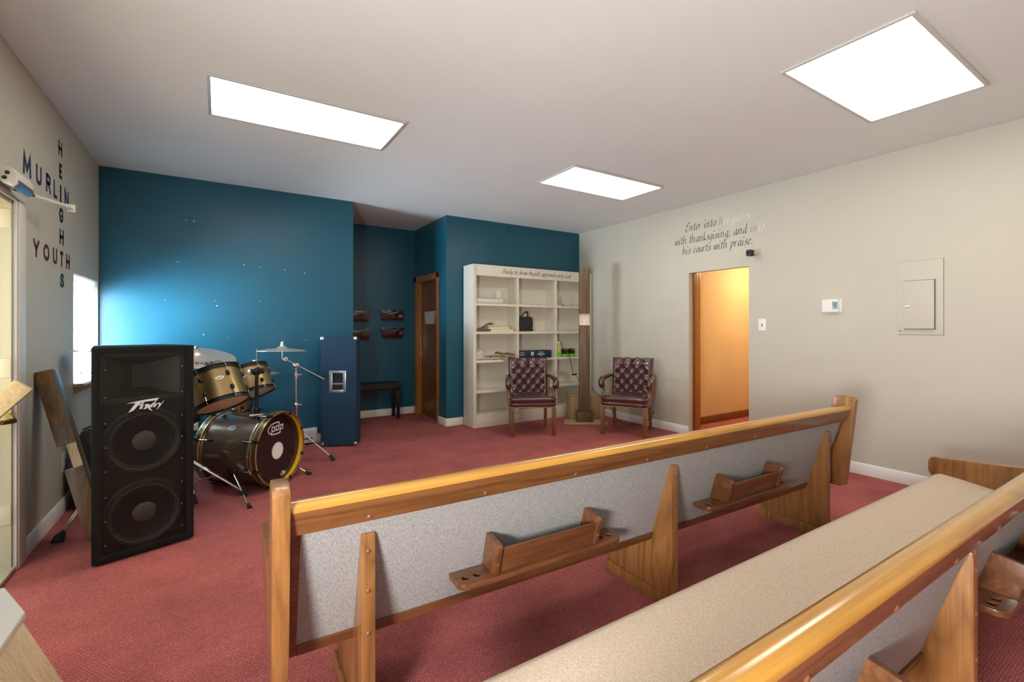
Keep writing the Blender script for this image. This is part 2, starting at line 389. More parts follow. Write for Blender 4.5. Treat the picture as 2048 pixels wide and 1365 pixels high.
def block_letter(ch, fn, hgt, wid, weight=.0):
    cu = bpy.data.curves.new('t', 'FONT'); cu.body = ch; cu.size = 1; cu.offset = weight; cu.resolution_u = 4
    ob = bpy.data.objects.new('t', cu); COL.objects.link(ob)
    dg = bpy.context.evaluated_depsgraph_get(); me = bpy.data.meshes.new_from_object(ob.evaluated_get(dg))
    vs = [v.co.copy() for v in me.vertices]; fs = [tuple(p.vertices) for p in me.polygons]
    bpy.data.objects.remove(ob); bpy.data.meshes.remove(me)
    x0, x1 = min(v.x for v in vs), max(v.x for v in vs); y0, y1 = min(v.y for v in vs), max(v.y for v in vs)
    if wid is None: wid = (x1-x0)*hgt/(y1-y0)
    mb = MB()
    mb.add([fn((v.x-(x0+x1)/2)/(x1-x0)*wid, (v.y-y0)/(y1-y0)*hgt) for v in vs], fs)
    return mb

# ------------------------------------------------------------------ room shell
T = .12
struct(bx(XL-.12, 7.2, YR-.1, YA+.1, -.1, 0).build('floor', 'carpet'))
struct(bx(XL-.15, 7.2, YR-.1, YA+.1, H, H+.1).build('ceiling', 'ceil'))
def wall_x(name, x0, x1, y0, y1, holes, material, z1=H):
    """wall slab lying along Y with rectangular holes (ya, yb, za, zb)"""
    mb = MB(); y = y0
    for (a, b, za, zb) in sorted(holes):
        mb.box(x0, x1, y, a, 0, z1)
        if za > 0: mb.box(x0, x1, a, b, 0, za)
        if zb < z1: mb.box(x0, x1, a, b, zb, z1)
        y = b
    mb.box(x0, x1, y, y1, 0, z1)
    return struct(mb.build(name, material, smooth=0))
WIN = (4.655, 5.46, .865, 1.69); DOOR = (2.5, 3.46, 0, 1.95)
wall_x('wall_left', XL-.15, XL, YR, YB+.1, [(-.53, .37, .65, 1.5), DOOR, WIN], 'wall')
wall_x('wall_right', XR, XR+.075, YR, YB+.1, [(2.774, 3.514, 0, 1.934)], 'wall')
struct(bx(XL, XA0, YB, YB+.1, 0, H).build('wall_back_left', 'blue', smooth=0))
struct(bx(XA1, XR, YB, YB+.1, 0, H).build('wall_back_right', 'blue', smooth=0))
struct(bx(XA0-.1, XA1+.1, YA, YA+.1, 0, H).build('wall_alcove_back', 'blue', smooth=0))
struct(bx(XA0-.1, XA0, YB+.1, YA, 0, H).build('wall_alcove_left', 'blue', smooth=0))
wall_x('wall_alcove_right', XA1, XA1+.1, YB+.1, YA, [(5.80, 6.50, 0, 1.965)], 'blue')
struct(bx(XL-.15, XR+.1, YR-.1, YR, 0, H).build('wall_rear', 'wall', smooth=0))
# hall beyond the right doorway
struct(bx(XR+.09, 7.1, 3.80, 3.9, 0, H).build('wall_hall_far', 'hall', smooth=0))
struct(bx(XR+.09, 7.1, 2.1, 2.2, 0, H).build('wall_hall_near', 'hall', smooth=0))
struct(bx(7.0, 7.1, 2.2, 3.8, 0, H).build('wall_hall_end', 'hall', smooth=0))
struct(bx(XR+.09, 7.0, 3.785, 3.80, 0, .1).build('baseboard_hall', 'doorwood', bevel=.004))
jm = MB().box(XR+.105, XR+.17, 3.505, 3.60, 0, 2.02).box(XR+.17, XR+.23, 3.515, 3.6, 0, 2.02)
struct(jm.build('trim_1', 'casing', bevel=.005))
struct(bx(XR+.076, XR+.105, 3.5, 3.6, 0, 1.93).build('trim_2', 'doorwood', bevel=.002))
# baseboards
def base_y(name, x, y0, y1, sgn, material='trim'):
    struct(MB().prism([(x, 0), (x-sgn*.014, 0), (x-sgn*.014, .085), (x-sgn*.006, .1), (x, .1)], y0, y1, 'xz').build(name, material, bevel=.002))
base_y('baseboard_right', XR, 3.514, YB, 1)
base_y('baseboard_right_front', XR, YR, 2.774, 1)
base_y('baseboard_left', XL, 3.61, YB, -1)
base_y('baseboard_left_rear', XL, YR, 2.45, -1)
def base_x(name, y, x0, x1, material='shelf'):
    struct(MB().prism([(y, 0), (y-.014, 0), (y-.014, .085), (y-.006, .1), (y, .1)], x0, x1, 'yz').build(name, material, bevel=.002))
base_x('baseboard_back_left', YB, .92, XA0, 'trim'); base_x('baseboard_back_right', YB, XA1-.014, 2.72)
base_x('baseboard_alcove', YA, XA0, XA1)
base_y('baseboard_alcove_side', XA1, YB, 5.745, 1, 'shelf')

# window in the left wall: frame, pane, headrail, blind slats, sill
wn = struct(thing('window_1', None, None, (XL, (WIN[0]+WIN[1])/2, 0)))
hw = (WIN[1]-WIN[0])/2
fr = MB()
for (a, b, c, d) in ((-hw, -hw+.035, WIN[2], WIN[3]), (hw-.035, hw, WIN[2], WIN[3]), (-hw, hw, WIN[3]-.035, WIN[3]), (-hw, hw, WIN[2], WIN[2]+.035), (-hw, hw, 1.26, 1.29)):
    fr.box(-.145, -.11, a, b, c, d)
fr.build('window_frame', 'trim', wn, bevel=.003)
bx(-.14, -.135, -hw+.03, hw-.03, WIN[2]+.03, WIN[3]-.03).build('window_pane', 'pane', wn)
bx(-.075, -.015, -hw+.01, hw-.01, WIN[3]-.05, WIN[3]-.006).build('headrail', 'blind', wn, bevel=.003)
slat0 = None; nsl = 31
for k in range(nsl):
    z = WIN[2]+.03+k*(WIN[3]-.06-WIN[2]-.03)/nsl
    if slat0 is None:
        slat0 = MB().prism([(-.0235, -.0095), (-.008, .0005), (.008, .0045), (.0235, .0055), (.0235, .0065), (.008, .0056), (-.008, .0016), (-.0235, -.0084)], -hw+.012, hw-.012, 'xz').build('slat', 'blind', wn); s_ = slat0
    else:
        s_ = slat0.copy(); COL.objects.link(s_)
    s_.location = (-.045, 0, z)
MB().tube([(-.012, -hw+.09, WIN[3]-.05), (-.012, -hw+.09, .92)], .004).build('tilt_wand', 'blind', wn)
for dy in (-.18, .18): bx(-.047, -.043, dy-.002, dy+.002, WIN[2]+.02, WIN[3]-.03).build('ladder_cord', 'blind', wn)
MB().prism([(-.11, .83), (.055, .83), (.07, .838), (.07, .852), (.055, .862), (-.11, .862)], -hw-.02, hw+.02, 'xz').build('window_sill', 'sill', wn, bevel=.004)
MB().prism([(.0, .79), (.02, .79), (.025, .83), (0, .83)], -hw, hw, 'xz').build('apron', 'sill', wn, bevel=.003)
# invented window behind the camera, stands in for an unseen light source
wn2 = struct(thing('added_window', None, None, (XL, -.08, 0)))
fr = MB()
for (a, b, c, d) in ((-.45, -.41, .65, 1.5), (.41, .45, .65, 1.5), (-.45, .45, 1.46, 1.5), (-.45, .45, .65, .69)): fr.box(-.13, -.09, a, b, c, d)
fr.build('window_frame', 'trim', wn2, bevel=.003)
bx(-.14, -.135, -.43, .43, .67, 1.48).build('window_pane', 'pane', wn2)

# entry doorway in the left wall: jamb, casing, threshold
d2 = struct(thing('door_2', None, None, (XL, 3.46, 0)))
bx(-.15, .0, -.02, 0, 0, 1.95).build('jamb', 'cream', d2, bevel=.003)
bx(-.15, -.06, -.034, -.02, 0, 1.93).build('door_stop', 'cream', d2, bevel=.003)
bx(-.15, .0, -.96, -.94, 0, 1.95).build('jamb', 'cream', d2, bevel=.003)
bx(-.15, .0, -.96, 0, 1.93, 1.95).build('jamb', 'cream', d2, bevel=.003)
MB().box(-.0, .016, -.005, .13, 0, 1.965).box(.016, .022, .01, .115, 0, 1.955).build('casing', 'white', d2, bevel=.004)
bx(-.0, .016, -1.08, .13, 1.95, 1.975).build('casing', 'white', d2, bevel=.004)
bx(-.0, .016, -1.08, -.96, 0, 1.965).build('casing', 'white', d2, bevel=.004)
bx(-.15, .012, -.96, 0, 0, .022).build('threshold', 'cream', d2, bevel=.006)
for z in (.25, 1.02, 1.8): bx(-.05, .0, -.026, -.019, z, z+.1).build('hinge', 'cream', d2, bevel=.002)
struct(bx(-1.95, -1.9, 2.1, 3.9, 0, H).build('wall_entry', 'cream'))
struct(bx(-1.95, XL-.12, 2.1, 3.9, -.1, -.001).build('floor_entry', 'cream'))

# alcove door
d1 = struct(thing('door_1', None, None, (XA1, 6.15, 0)))
c_ = MB().box(-.018, .0, .35, .49, 0, 2.03).box(-.022, -.012, .36, .40, 0, 2.03)
c_.build('casing', 'casing', d1, bevel=.004)
bx(-.018, 0, -.41, -.345, 0, 2.03).build('casing', 'casing', d1, bevel=.004)
bx(-.018, 0, -.41, .49, 1.955, 2.03).build('casing', 'casing', d1, bevel=.004)
bx(-.001, .1, .333, .352, 0, 1.965).build('jamb', 'casing', d1, bevel=.002)
bx(-.001, .1, -.352, -.333, 0, 1.965).build('jamb', 'casing', d1, bevel=.002)
bx(-.001, .1, -.35, .35, 1.945, 1.965).build('jamb', 'casing', d1, bevel=.002)
lf = bx(.045, .08, -.333, .333, .008, 1.945).build('door_leaf', 'doorwood', d1, bevel=.003)
MB().lathe([(.0, .0), (.03, .0), (.03, .006), (.012, .01), (.011, .03), (.024, .038), (.028, .05), (.024, .06), (0, .064)], 20, frame((.045, .265, .9), (-1, 0, 0))).build('door_knob', 'brass', lf, smooth=60)
bx(.044, .0455, .31, .333, .86, .94).build('latch_plate', 'brass', lf)

# ------------------------------------------------------------------ ceiling lights
def ceiling_light(x0, x1, y0, y1, label):
    cx, cy = (x0+x1)/2, (y0+y1)/2; a, b = (x1-x0)/2, (y1-y0)/2
    t = thing('ceiling_light', label, 'ceiling light', (cx, cy, H), 0, 'flush fluorescent panels in the ceiling')
    for (p, q, r_, s_) in ((-a-.02, a+.02, -b-.02, -b), (-a-.02, a+.02, b, b+.02), (-a-.02, -a, -b, b), (a, a+.02, -b, b)):
        MB().box(p, q, r_, s_, -.014, -.0005).build('frame_bar', 'alu', t, bevel=.003)
    bx(-a, a, -b, b, -.008, -.003).build('diffuser', 'diffuser', t)
ceiling_light(-.044, 1.105, 3.178, 3.733, 'long lit ceiling panel nearest the blue wall and the drum kit')
ceiling_light(2.709, 3.862, 3.2, 3.74, 'smallest-looking lit ceiling panel, in front of the bookshelf')
ceiling_light(2.72, 3.868, .812, 1.378, 'lit ceiling panel at upper right, above the pews')

# ------------------------------------------------------------------ pews
def back_y(z): return .036+(.725-z)*.31      # rear surface of the reclined back
def pew(label, loc, rotz, Ln, fins, racks):
    t = thing('church_pew', label, 'pew', loc, rotz, 'wooden church pews')
    prof = [(-.022, .835), (-.012, .85), (.03, .857), (.085, .852), (.1, .838), (.125, .72), (.15, .62), (.2, .575), (.3, .56), (.605, .54), (.625, .533), (.633, .51), (.633, .455), (.61, .415), (.45, .33), (.33, .285), (.06, .285), (.035, .30)]
    for x0 in (0, Ln-.045):
        MB().prism(prof, x0, x0+.045, 'yz').build('end_panel', 'oak_z', t, bevel=.006)
    a, b = .045, Ln-.045
    # top rail with rounded nose
    rail = [(.0, .79), (.004, .799), (.014, .804), (.034, .803), (.046, .796), (.05, .784), (.046, .735), (.046, .7), (.016, .7), (.012, .705)]
    top = MB().prism([(-.003, .775), (-.004, .786), (.002, .796), (.013, .801), (.034, .801), (.046, .795), (.051, .785), (.051, .775)], a, b, 'yz').build('rail_cap', 'oak_top', t, smooth=60)
    rl = MB().prism([(-.002, .776), (.050, .776), (.072, .703), (.021, .703)], a, b, 'yz').build('top_rail', 'oak_x', t, bevel=.003)
    n = int(Ln/.36)
    pg = None
    for k in range(n):
        x = .26+k*(Ln-.5)/(n-1)
        p = (x, .0165, .717); 
        if pg is None:
            pg = MB().lathe([(0, .004), (.006, .0032), (.0095, -.001)], 10).build('wood_plug', 'plug', rl, smooth=60)
            q = pg
        else: q = pg.copy(); COL.objects.link(q)
        q.matrix_local = frame(p, (0, -1, -.2))
    yb = lambda z: back_y(z)
    for (x0, x1) in ((a, a+.03), (b-.03, b)):
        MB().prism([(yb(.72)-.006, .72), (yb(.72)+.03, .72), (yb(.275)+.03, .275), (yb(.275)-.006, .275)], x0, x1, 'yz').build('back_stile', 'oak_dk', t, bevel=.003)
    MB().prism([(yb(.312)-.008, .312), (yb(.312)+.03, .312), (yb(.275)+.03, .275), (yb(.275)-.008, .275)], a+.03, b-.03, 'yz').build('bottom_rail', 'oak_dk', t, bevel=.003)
    MB().prism([(yb(.72), .72), (yb(.72)+.025, .72), (yb(.31)+.025, .31), (yb(.31), .31)], a+.03, b-.03, 'yz').build('back_panel', 'back_fab', t)
    MB().prism([(yb(.74)+.026, .74), (yb(.74)+.06, .735), (yb(.5)+.075, .5), (yb(.36)+.065, .37), (yb(.36)+.026, .36)], a, b, 'yz').build('back_cushion', 'seat_fab', t, smooth=60)
    MB().prism([(.2, .395), (.30, .412), (.50, .444), (.575, .451), (.602, .441), (.614, .415), (.604, .39), (.58, .378), (.2, .353)], a, b, 'yz').build('seat_cushion', 'seat_fab', t, smooth=60)
    MB().prism([(.2, .333), (.58, .358), (.58, .377), (.2, .352)], a, b, 'yz').build('seat_board', 'oak_x', t, bevel=.002)
    for x in fins:
        fp = [(.048, 0), (.048, .635), (.051, .65), (.058, .656), (yb(.645)+.004, .65), (yb(.33)+.004, .33), (yb(.287)+.02, .284), (.3, .325), (.47, .345), (.47, 0)]
        f = MB().prism(fp, x, x+.042, 'yz').build('support', 'oak_z', t, bevel=.004)
        bx(x-.012, x, .07, .478, 0, .055).build('foot_board', 'oak_z', f, bevel=.003)
        MB().lathe([(0, .002), (.009, .002), (.009, .0), (.013, .0), (.013, .003), (.015, .003), (.015, -.002)], 16, frame((x-.012, .29, .032), (-1, 0, 0))).build('bolt', 'steel', f)
        for z in (.35, .48, .6):
            MB().lathe([(0, .004), (.006, .003), (.0085, -.001)], 10, frame((x+.021, .048, z), (0, -1, 0))).build('wood_plug', 'plug', f, smooth=60)
    for (x0, x1) in racks:
        r = thing('book_rack', None, None); r.parent = t
        zt = .415; y1 = yb(zt)-.001; y0 = y1-.105
        pts = []
        for (cx, sg) in ((x0, -1), (x1, 1)):
            ang = [180, 200, 225, 250, 270] if sg < 0 else [270, 290, 315, 340, 360]
            c = (cx+(.035 if sg < 0 else -.035), y0+.035)
            pts += [(c[0]+.035*math.cos(R(t_)), c[1]+.035*math.sin(R(t_))) for t_ in ang]
        pts += [(x1, y1), (x0, y1)]
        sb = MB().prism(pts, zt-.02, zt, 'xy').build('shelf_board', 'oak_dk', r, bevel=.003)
        cutm = MB()
        for cx in (x0+.038, x0+.082, x1-.038, x1-.082):
            cutm.lathe([(0, -.013), (.0145, -.013), (.0145, .02), (0, .02)], 18, frame((cx, y0+.046, zt), (0, 0, 1)))
        carve(sb, cutm)
        for cx in (x0+.13, x1-.15):
            tilt = .05
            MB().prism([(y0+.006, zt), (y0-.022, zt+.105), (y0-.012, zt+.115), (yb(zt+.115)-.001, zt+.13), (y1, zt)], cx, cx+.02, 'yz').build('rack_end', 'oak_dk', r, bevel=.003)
            MB().lathe([(0, .003), (.0055, .002), (.007, -.001)], 10, frame((cx+.01, y0-.004, zt+.04), (0, -1, -.2))).build('wood_plug', 'plug', r, smooth=60)
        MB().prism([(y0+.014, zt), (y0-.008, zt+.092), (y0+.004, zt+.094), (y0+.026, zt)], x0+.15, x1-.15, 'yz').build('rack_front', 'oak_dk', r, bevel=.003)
    return t
pew('oak pew farther from the viewpoint, facing the stage, with its grey back in full view', (.117, 1.375, 0), R(-1.8), 3.215, [.243, 1.611, 2.983], [(.56, 1.29), (1.86, 2.57)])
pew('nearest oak pew at lower right with beige seat cushion and lit honey rail', (.185, .36, 0), R(-.6), 3.31, [.22, 1.58, 2.96], [(.50, 1.18), (1.82, 2.58)])
# ------------------------------------------------------------------ big loudspeaker at left
def loudspeaker():
    a = math.atan2(3.392-3.248, -.131+.572)
    t = thing('loudspeaker', 'tall black loudspeaker with two large woofers behind a honeycomb grille', 'loudspeaker', (-.3515, 3.32, 0), a)
    W, Hh, D = .466, 1.175, .36; h = W/2; tp = .06
    cb = MB()
    # cabinet: tapered box whose front is a deep recess
    o = [(-h, 0), (h, 0), (h, Hh), (-h, Hh)]; q = .034
    fr = [(-h, 0, .012), (h, 0, .012), (h, 0, Hh), (-h, 0, Hh)]
    inn = [(-h+q, 0, .046), (h-q, 0, .046), (h-q, 0, Hh-.034), (-h+q, 0, Hh-.034)]
    rec = [(x, .05, z) for (x, y, z) in inn]
    bk = [(-h+tp, D, .012), (h-tp, D, .012), (h-tp, D, Hh), (-h+tp, D, Hh)]
    v = fr+inn+rec+bk
    f = []
    for i in range(4):
        j = (i+1) % 4
        f += [(i, j, 4+j, 4+i), (4+i, 4+j, 8+j, 8+i), (i, 12+i, 12+j, j)]
    f += [(12, 13, 14, 15)]
    cb.add(v, f).build('cabinet', 'tolex', t, bevel=.007)
    for sx in (-1, 1):
        for z in (.012,):
            MB().lathe([(0, -.006), (.018, -.006), (.018, .004), (0, .006)], 14, frame((sx*(h-.03), .05, z-.004 if z > .5 else .004), (0, 0, 1 if z > .5 else -1))).build('corner_foot', 'rubber', t)
        # horn mouth
    hz0, hz1 = .885, 1.115
    MB().box(-h+q, h-q, .046, .05, .046, hz0).box(-h+q, h-q, .046, .05, hz1, Hh-.034).box(-h+q, -.17, .046, .05, hz0, hz1).box(.17, h-q, .046, .05, hz0, hz1).build('baffle', 'baffle', t)
    hn = MB()
    P = [(-.17, .044, hz0), (.17, .044, hz0), (.17, .044, hz1), (-.17, .044, hz1)]
    Q = [(-.035, .15, hz0+.045), (.035, .15, hz0+.045), (.035, .15, hz1-.045), (-.035, .15, hz1-.045)]
    O = [(-.195, .044, hz0-.02), (.195, .044, hz0-.02), (.195, .044, hz1+.02), (-.195, .044, hz1+.02)]
    vv = P+Q+O; ff = [(4, 5, 6, 7)]
    for i in range(4):
        j = (i+1) % 4; ff += [(i, j, 4+j, 4+i), (i, j, 8+j, 8+i)]
    hn.add([(x, y-.004 if k >= 8 or k < 4 else y, z) for k, (x, y, z) in enumerate(vv)], ff)
    hn.build('horn', 'cone', t)
    for z in (.634, .226):
        T = frame((0, .042, z), (0, -1, 0))
        MB().lathe([(.19, -.004), (.193, .008), (.175, .014), (.168, .006)], 40, T).build('woofer_frame', 'baffle', t, smooth=50)
        c = MB().lathe([(.172, .006), (.165, .013), (.156, .006), (.15, .009), (.143, .004), (.06, -.002), (.055, -.002), (.0, -.002)], 40, T).build('woofer_cone', 'cone', t, smooth=50)
        MB().lathe([(.062, -.001), (.05, .012), (.03, .02), (0, .023)], 28, T).build('dust_cap', 'cap', c, smooth=60)
    # honeycomb grille: every hole modelled
    g = MB(); p = .0094; ro, ri = p/math.sqrt(3), p/math.sqrt(3)*.79
    x0, x1, z0, z1 = -h+q+.004, h-q-.004, .05, Hh-.038
    rows = int((z1-z0)/(ro*1.5)); colsn = int((x1-x0)/p)
    for r in range(rows):
        for c in range(colsn):
            cx = x0+p*.5+c*p+(p/2 if r % 2 else 0); cz = z0+ro+r*ro*1.5
            if cx > x1-p*.3: continue
            vs = []
            for rad in (ro, ri):
                for k in range(6):
                    t_ = R(30+60*k); vs.append((cx+rad*math.cos(t_), .012, cz+rad*math.sin(t_)))
            g.add(vs, [(k, (k+1) % 6, 6+(k+1) % 6, 6+k) for k in range(6)])
    tag(g.build('grille', 'grille', t, smooth=0), kind='stuff')
    rim = MB()
    for (a_, b_, c_, d_) in ((-h+q, h-q, .046, .054), (-h+q, h-q, Hh-.042, Hh-.034)): rim.box(a_, b_, .009, .014, c_, d_)
    for s_ in (-1, 1): rim.box(min(s_*(h-q), s_*(h-q-.007)), max(s_*(h-q), s_*(h-q-.007)), .009, .014, .05, Hh-.038)
    rim.build('grille_frame', 'grille', t)
    sc = None
    for z in (.1, .23, .36, .5, .63, .76, .9, 1.05):
        for s_ in (-1, 1):
            if sc is None: sc = MB().lathe([(0, .002), (.003, .0015), (.004, 0)], 8).build('grille_screw', 'steel', t); k_ = sc
            else: k_ = sc.copy(); COL.objects.link(k_)
            k_.matrix_local = frame((s_*(h-q-.025), .0105, z), (0, -1, 0))
    # lettered badge, traced as jagged strokes
    S = .00076
    pol = [[(490, 797), (640, 754), (850, 710), (822, 745), (690, 768), (640, 781)],
           [(590, 782), (645, 774), (562, 890), (508, 921)],
           [(640, 768), (693, 757), (656, 815), (604, 823), (617, 806), (640, 801), (668, 772)],
           [(644, 820), (682, 812), (677, 824), (659, 828), (654, 838), (670, 835), (665, 846), (649, 849), (645, 858), (664, 855), (658, 866), (624, 872)],
           [(690, 806), (714, 800), (732, 838), (776, 900), (736, 880), (716, 846), (702, 868), (672, 876), (694, 838)],
           [(822, 746), (842, 722), (752, 856), (728, 838), (716, 806), (736, 800), (746, 822)],
           [(802, 794), (838, 787), (832, 799), (814, 803), (809, 811), (826, 808), (820, 819), (803, 822), (797, 832), (818, 828), (810, 840), (774, 846)],
           [(842, 784), (864, 780), (869, 804), (910, 750), (872, 812), (824, 882), (850, 822)]]
    lg = MB()
    for p_ in pol:
        pts = [((x-700)*S*.53, .0-(y-810)*S*.53-(x-700)*S*.53*.13) for (x, y) in p_]
        lg.prism([(x+.0, .843+z) for (x, z) in pts], .002, .009, 'xz')
    lg.build('badge', 'logo', t, smooth=0)
    return t
loudspeaker()

# ------------------------------------------------------------------ leaning lap-jointed timber, gig bag, handrail, box at the lower left
def timber():
    Bp = Vector((-.652, 3.62, 0)); Tp = Vector((-.917, 3.78, .985))
    ax = (Tp-Bp).normalized(); Lg = (Tp-Bp).length
    wv = Vector((1, .02, 0)); wv = (wv-ax*wv.dot(ax)).normalized(); nv = ax.cross(wv)
    if nv.y < 0: nv = -nv
    Mx = Matrix((wv, nv, ax)).transposed().to_4x4()
    t = thing('lap_jointed_timber', 'stained wooden beam with a notch leaning against the wall beside the black loudspeaker', 'beam', Bp)
    s1, s2 = .43, .575; W, D = .086, .13
    pts = [(0, 0), (W, 0), (W, Lg), (0, Lg), (0, s2), (W*.5, s2), (W*.5, s1), (0, s1)]
    # keep the lower end on the carpet: shear of the end is hidden behind the loudspeaker
    MB().prism([(a, b+.03) for a, b in pts], 0, D, 'xz', Mx).build('timber', 'beam', t, bevel=.002)
    MB().prism([(W*.5-.0015, s1+.03), (W*.5-.0015, s2+.03), (W*.5+.001, s2+.03), (W*.5+.001, s1+.03)], -.0012, D-.003, 'xz', Mx).build('bare_notch', 'rawpine', t)
    MB().prism([(W*.5, s1+.0305), (W-.001, s1+.0305), (W-.001, s2+.0295), (W*.5, s2+.0295)], -.0014, .001, 'xz', Mx).build('bare_notch', 'rawpine', t)
    MB().prism([(0.002, s1+.029), (W*.5, s1+.029), (W*.5, s1+.0312), (.002, s1+.0312)], 0.001, D-.002, 'xz', Mx).build('bare_shoulder', 'patch', t)
timber()
t = thing('gig_bag', 'black nylon bag slumped against the left wall behind the leaning beam', 'bag', (-.80, 4.47, 0), R(8))
b_ = MB(); 
def bagf(k, n=20):
    t_ = 2*math.pi*k/n
    return t_
ring = []
for (z, sx, sy) in ((.0, .07, .13), (.03, .085, .15), (.2, .09, .165), (.36, .085, .16), (.46, .07, .14), (.52, .045, .10), (.545, .0, .0)):
    ring.append((z, sx, sy))
vs = []; n_ = 20
for (z, sx, sy) in ring:
    for k in range(n_):
        c, s_ = math.cos(2*math.pi*k/n_), math.sin(2*math.pi*k/n_)
        vs.append((sx*math.copysign(abs(c)**.6, c)-.0*z, sy*math.copysign(abs(s_)**.6, s_), z))
b_.add(vs, [(i*n_+k, i*n_+(k+1) % n_, (i+1)*n_+(k+1) % n_, (i+1)*n_+k) for i in range(len(ring)-1) for k in range(n_)]+[tuple(range(n_))[::-1]])
b_.build('bag_body', 'nylon', t, smooth=60)
MB().tube(cr([(.06, -.1, .1), (.11, -.12, .3), (.09, -.08, .47), (.03, -.02, .56), (-.03, .03, .54)]), .014, 8, flat=.4).build('strap', 'nylon', t, smooth=60)
MB().tube(cr([(.092, -.1, .35), (.1, 0, .4), (.092, .1, .35)]), .004, 6).build('zipper', 'steel', t)

t = thing('handrail', 'pale wooden handrail sloping down through the left doorway', 'handrail', (-.842, 3.30, .985))
ax = Vector((-.62, -.06, -.72)).normalized()
Mx = frame((0, 0, 0), ax, (0, 1, 0))
wv = Mx.to_3x3() @ Vector((0, 1, 0))
MB().box(-.02, .02, -.042, .042, -.01, .75, Mx).build('rail_board', 'rail', t, bevel=.005)
MB().tube([(-.075, -.0, -.18), (-.045, .045, -.18), (-.075, .12, -.175), (-.09, .15, -.16)], [.012, .014, .014, .016], 10).build('bracket', 'brass', t)

t = thing('low_box', 'low tan wood-grain box with a white top edge at the lower left corner', 'box', (-.512, 2.0, 0))
tf = .4
base = MB()
top = [(0, 0), (-.10, .22), (-.36, .18), (-.36, -.95), (.0, -.95)]
bot = [(.157, 0), (-.10, .24), (-.36, .2), (-.36, -.95), (.157, -.95)]
nb = len(top)
base.add([(x, y, 0) for x, y in bot]+[(x, y, tf-.02) for x, y in top], [tuple(range(nb))[::-1], tuple(range(nb, 2*nb))]+[(i, (i+1) % nb, nb+(i+1) % nb, nb+i) for i in range(nb)])
base.build('box_body', 'tanboard', t, bevel=.003)
MB().prism([(.006, .006), (-.10, .232), (-.37, .19), (-.37, -.96), (.006, -.96)], tf-.02, tf+.004, 'xy').build('white_top', 'white', t, bevel=.007, seg=3)

# door closer over the entry
t = thing('door_closer', 'cream door closer with long arm mounted above the entry doorway', 'door closer', (XL, 3.4, 1.99))
MB().prism([(.022, .0), (.07, -.02), (.085, .0), (.085, .05), (.065, .075), (.022, .075)], -.2, .04, 'xz').build('closer_body', 'white', t, bevel=.012, seg=3)
MB().prism([(.03, -.003), (.068, -.022), (.086, -.004), (.086, .02)], -.19, .03, 'xz').build('cover_strip', 'bluepedal', t, bevel=.003)
for (x, z) in ((.05, .045), (.04, .02)): MB().lathe([(0, .003), (.008, .002), (.01, 0)], 10, frame((x, -.2, z), (0, -1, 0))).build('screw', 'slot', t)
MB().tube([(.05, -.1, -.012), (.075, .1, .005)], .008, 8).build('arm', 'black_metal', t)
MB().tube([(.072, .08, .004), (.155, .385, .022)], .0085, 8).build('arm', 'white', t)
MB().tube([(.148, .36, .021), (.16, .41, .02)], .014, 10).box(.14, .175, .40, .425, -.005, .042).build('arm_joint', 'white', t, bevel=.003)

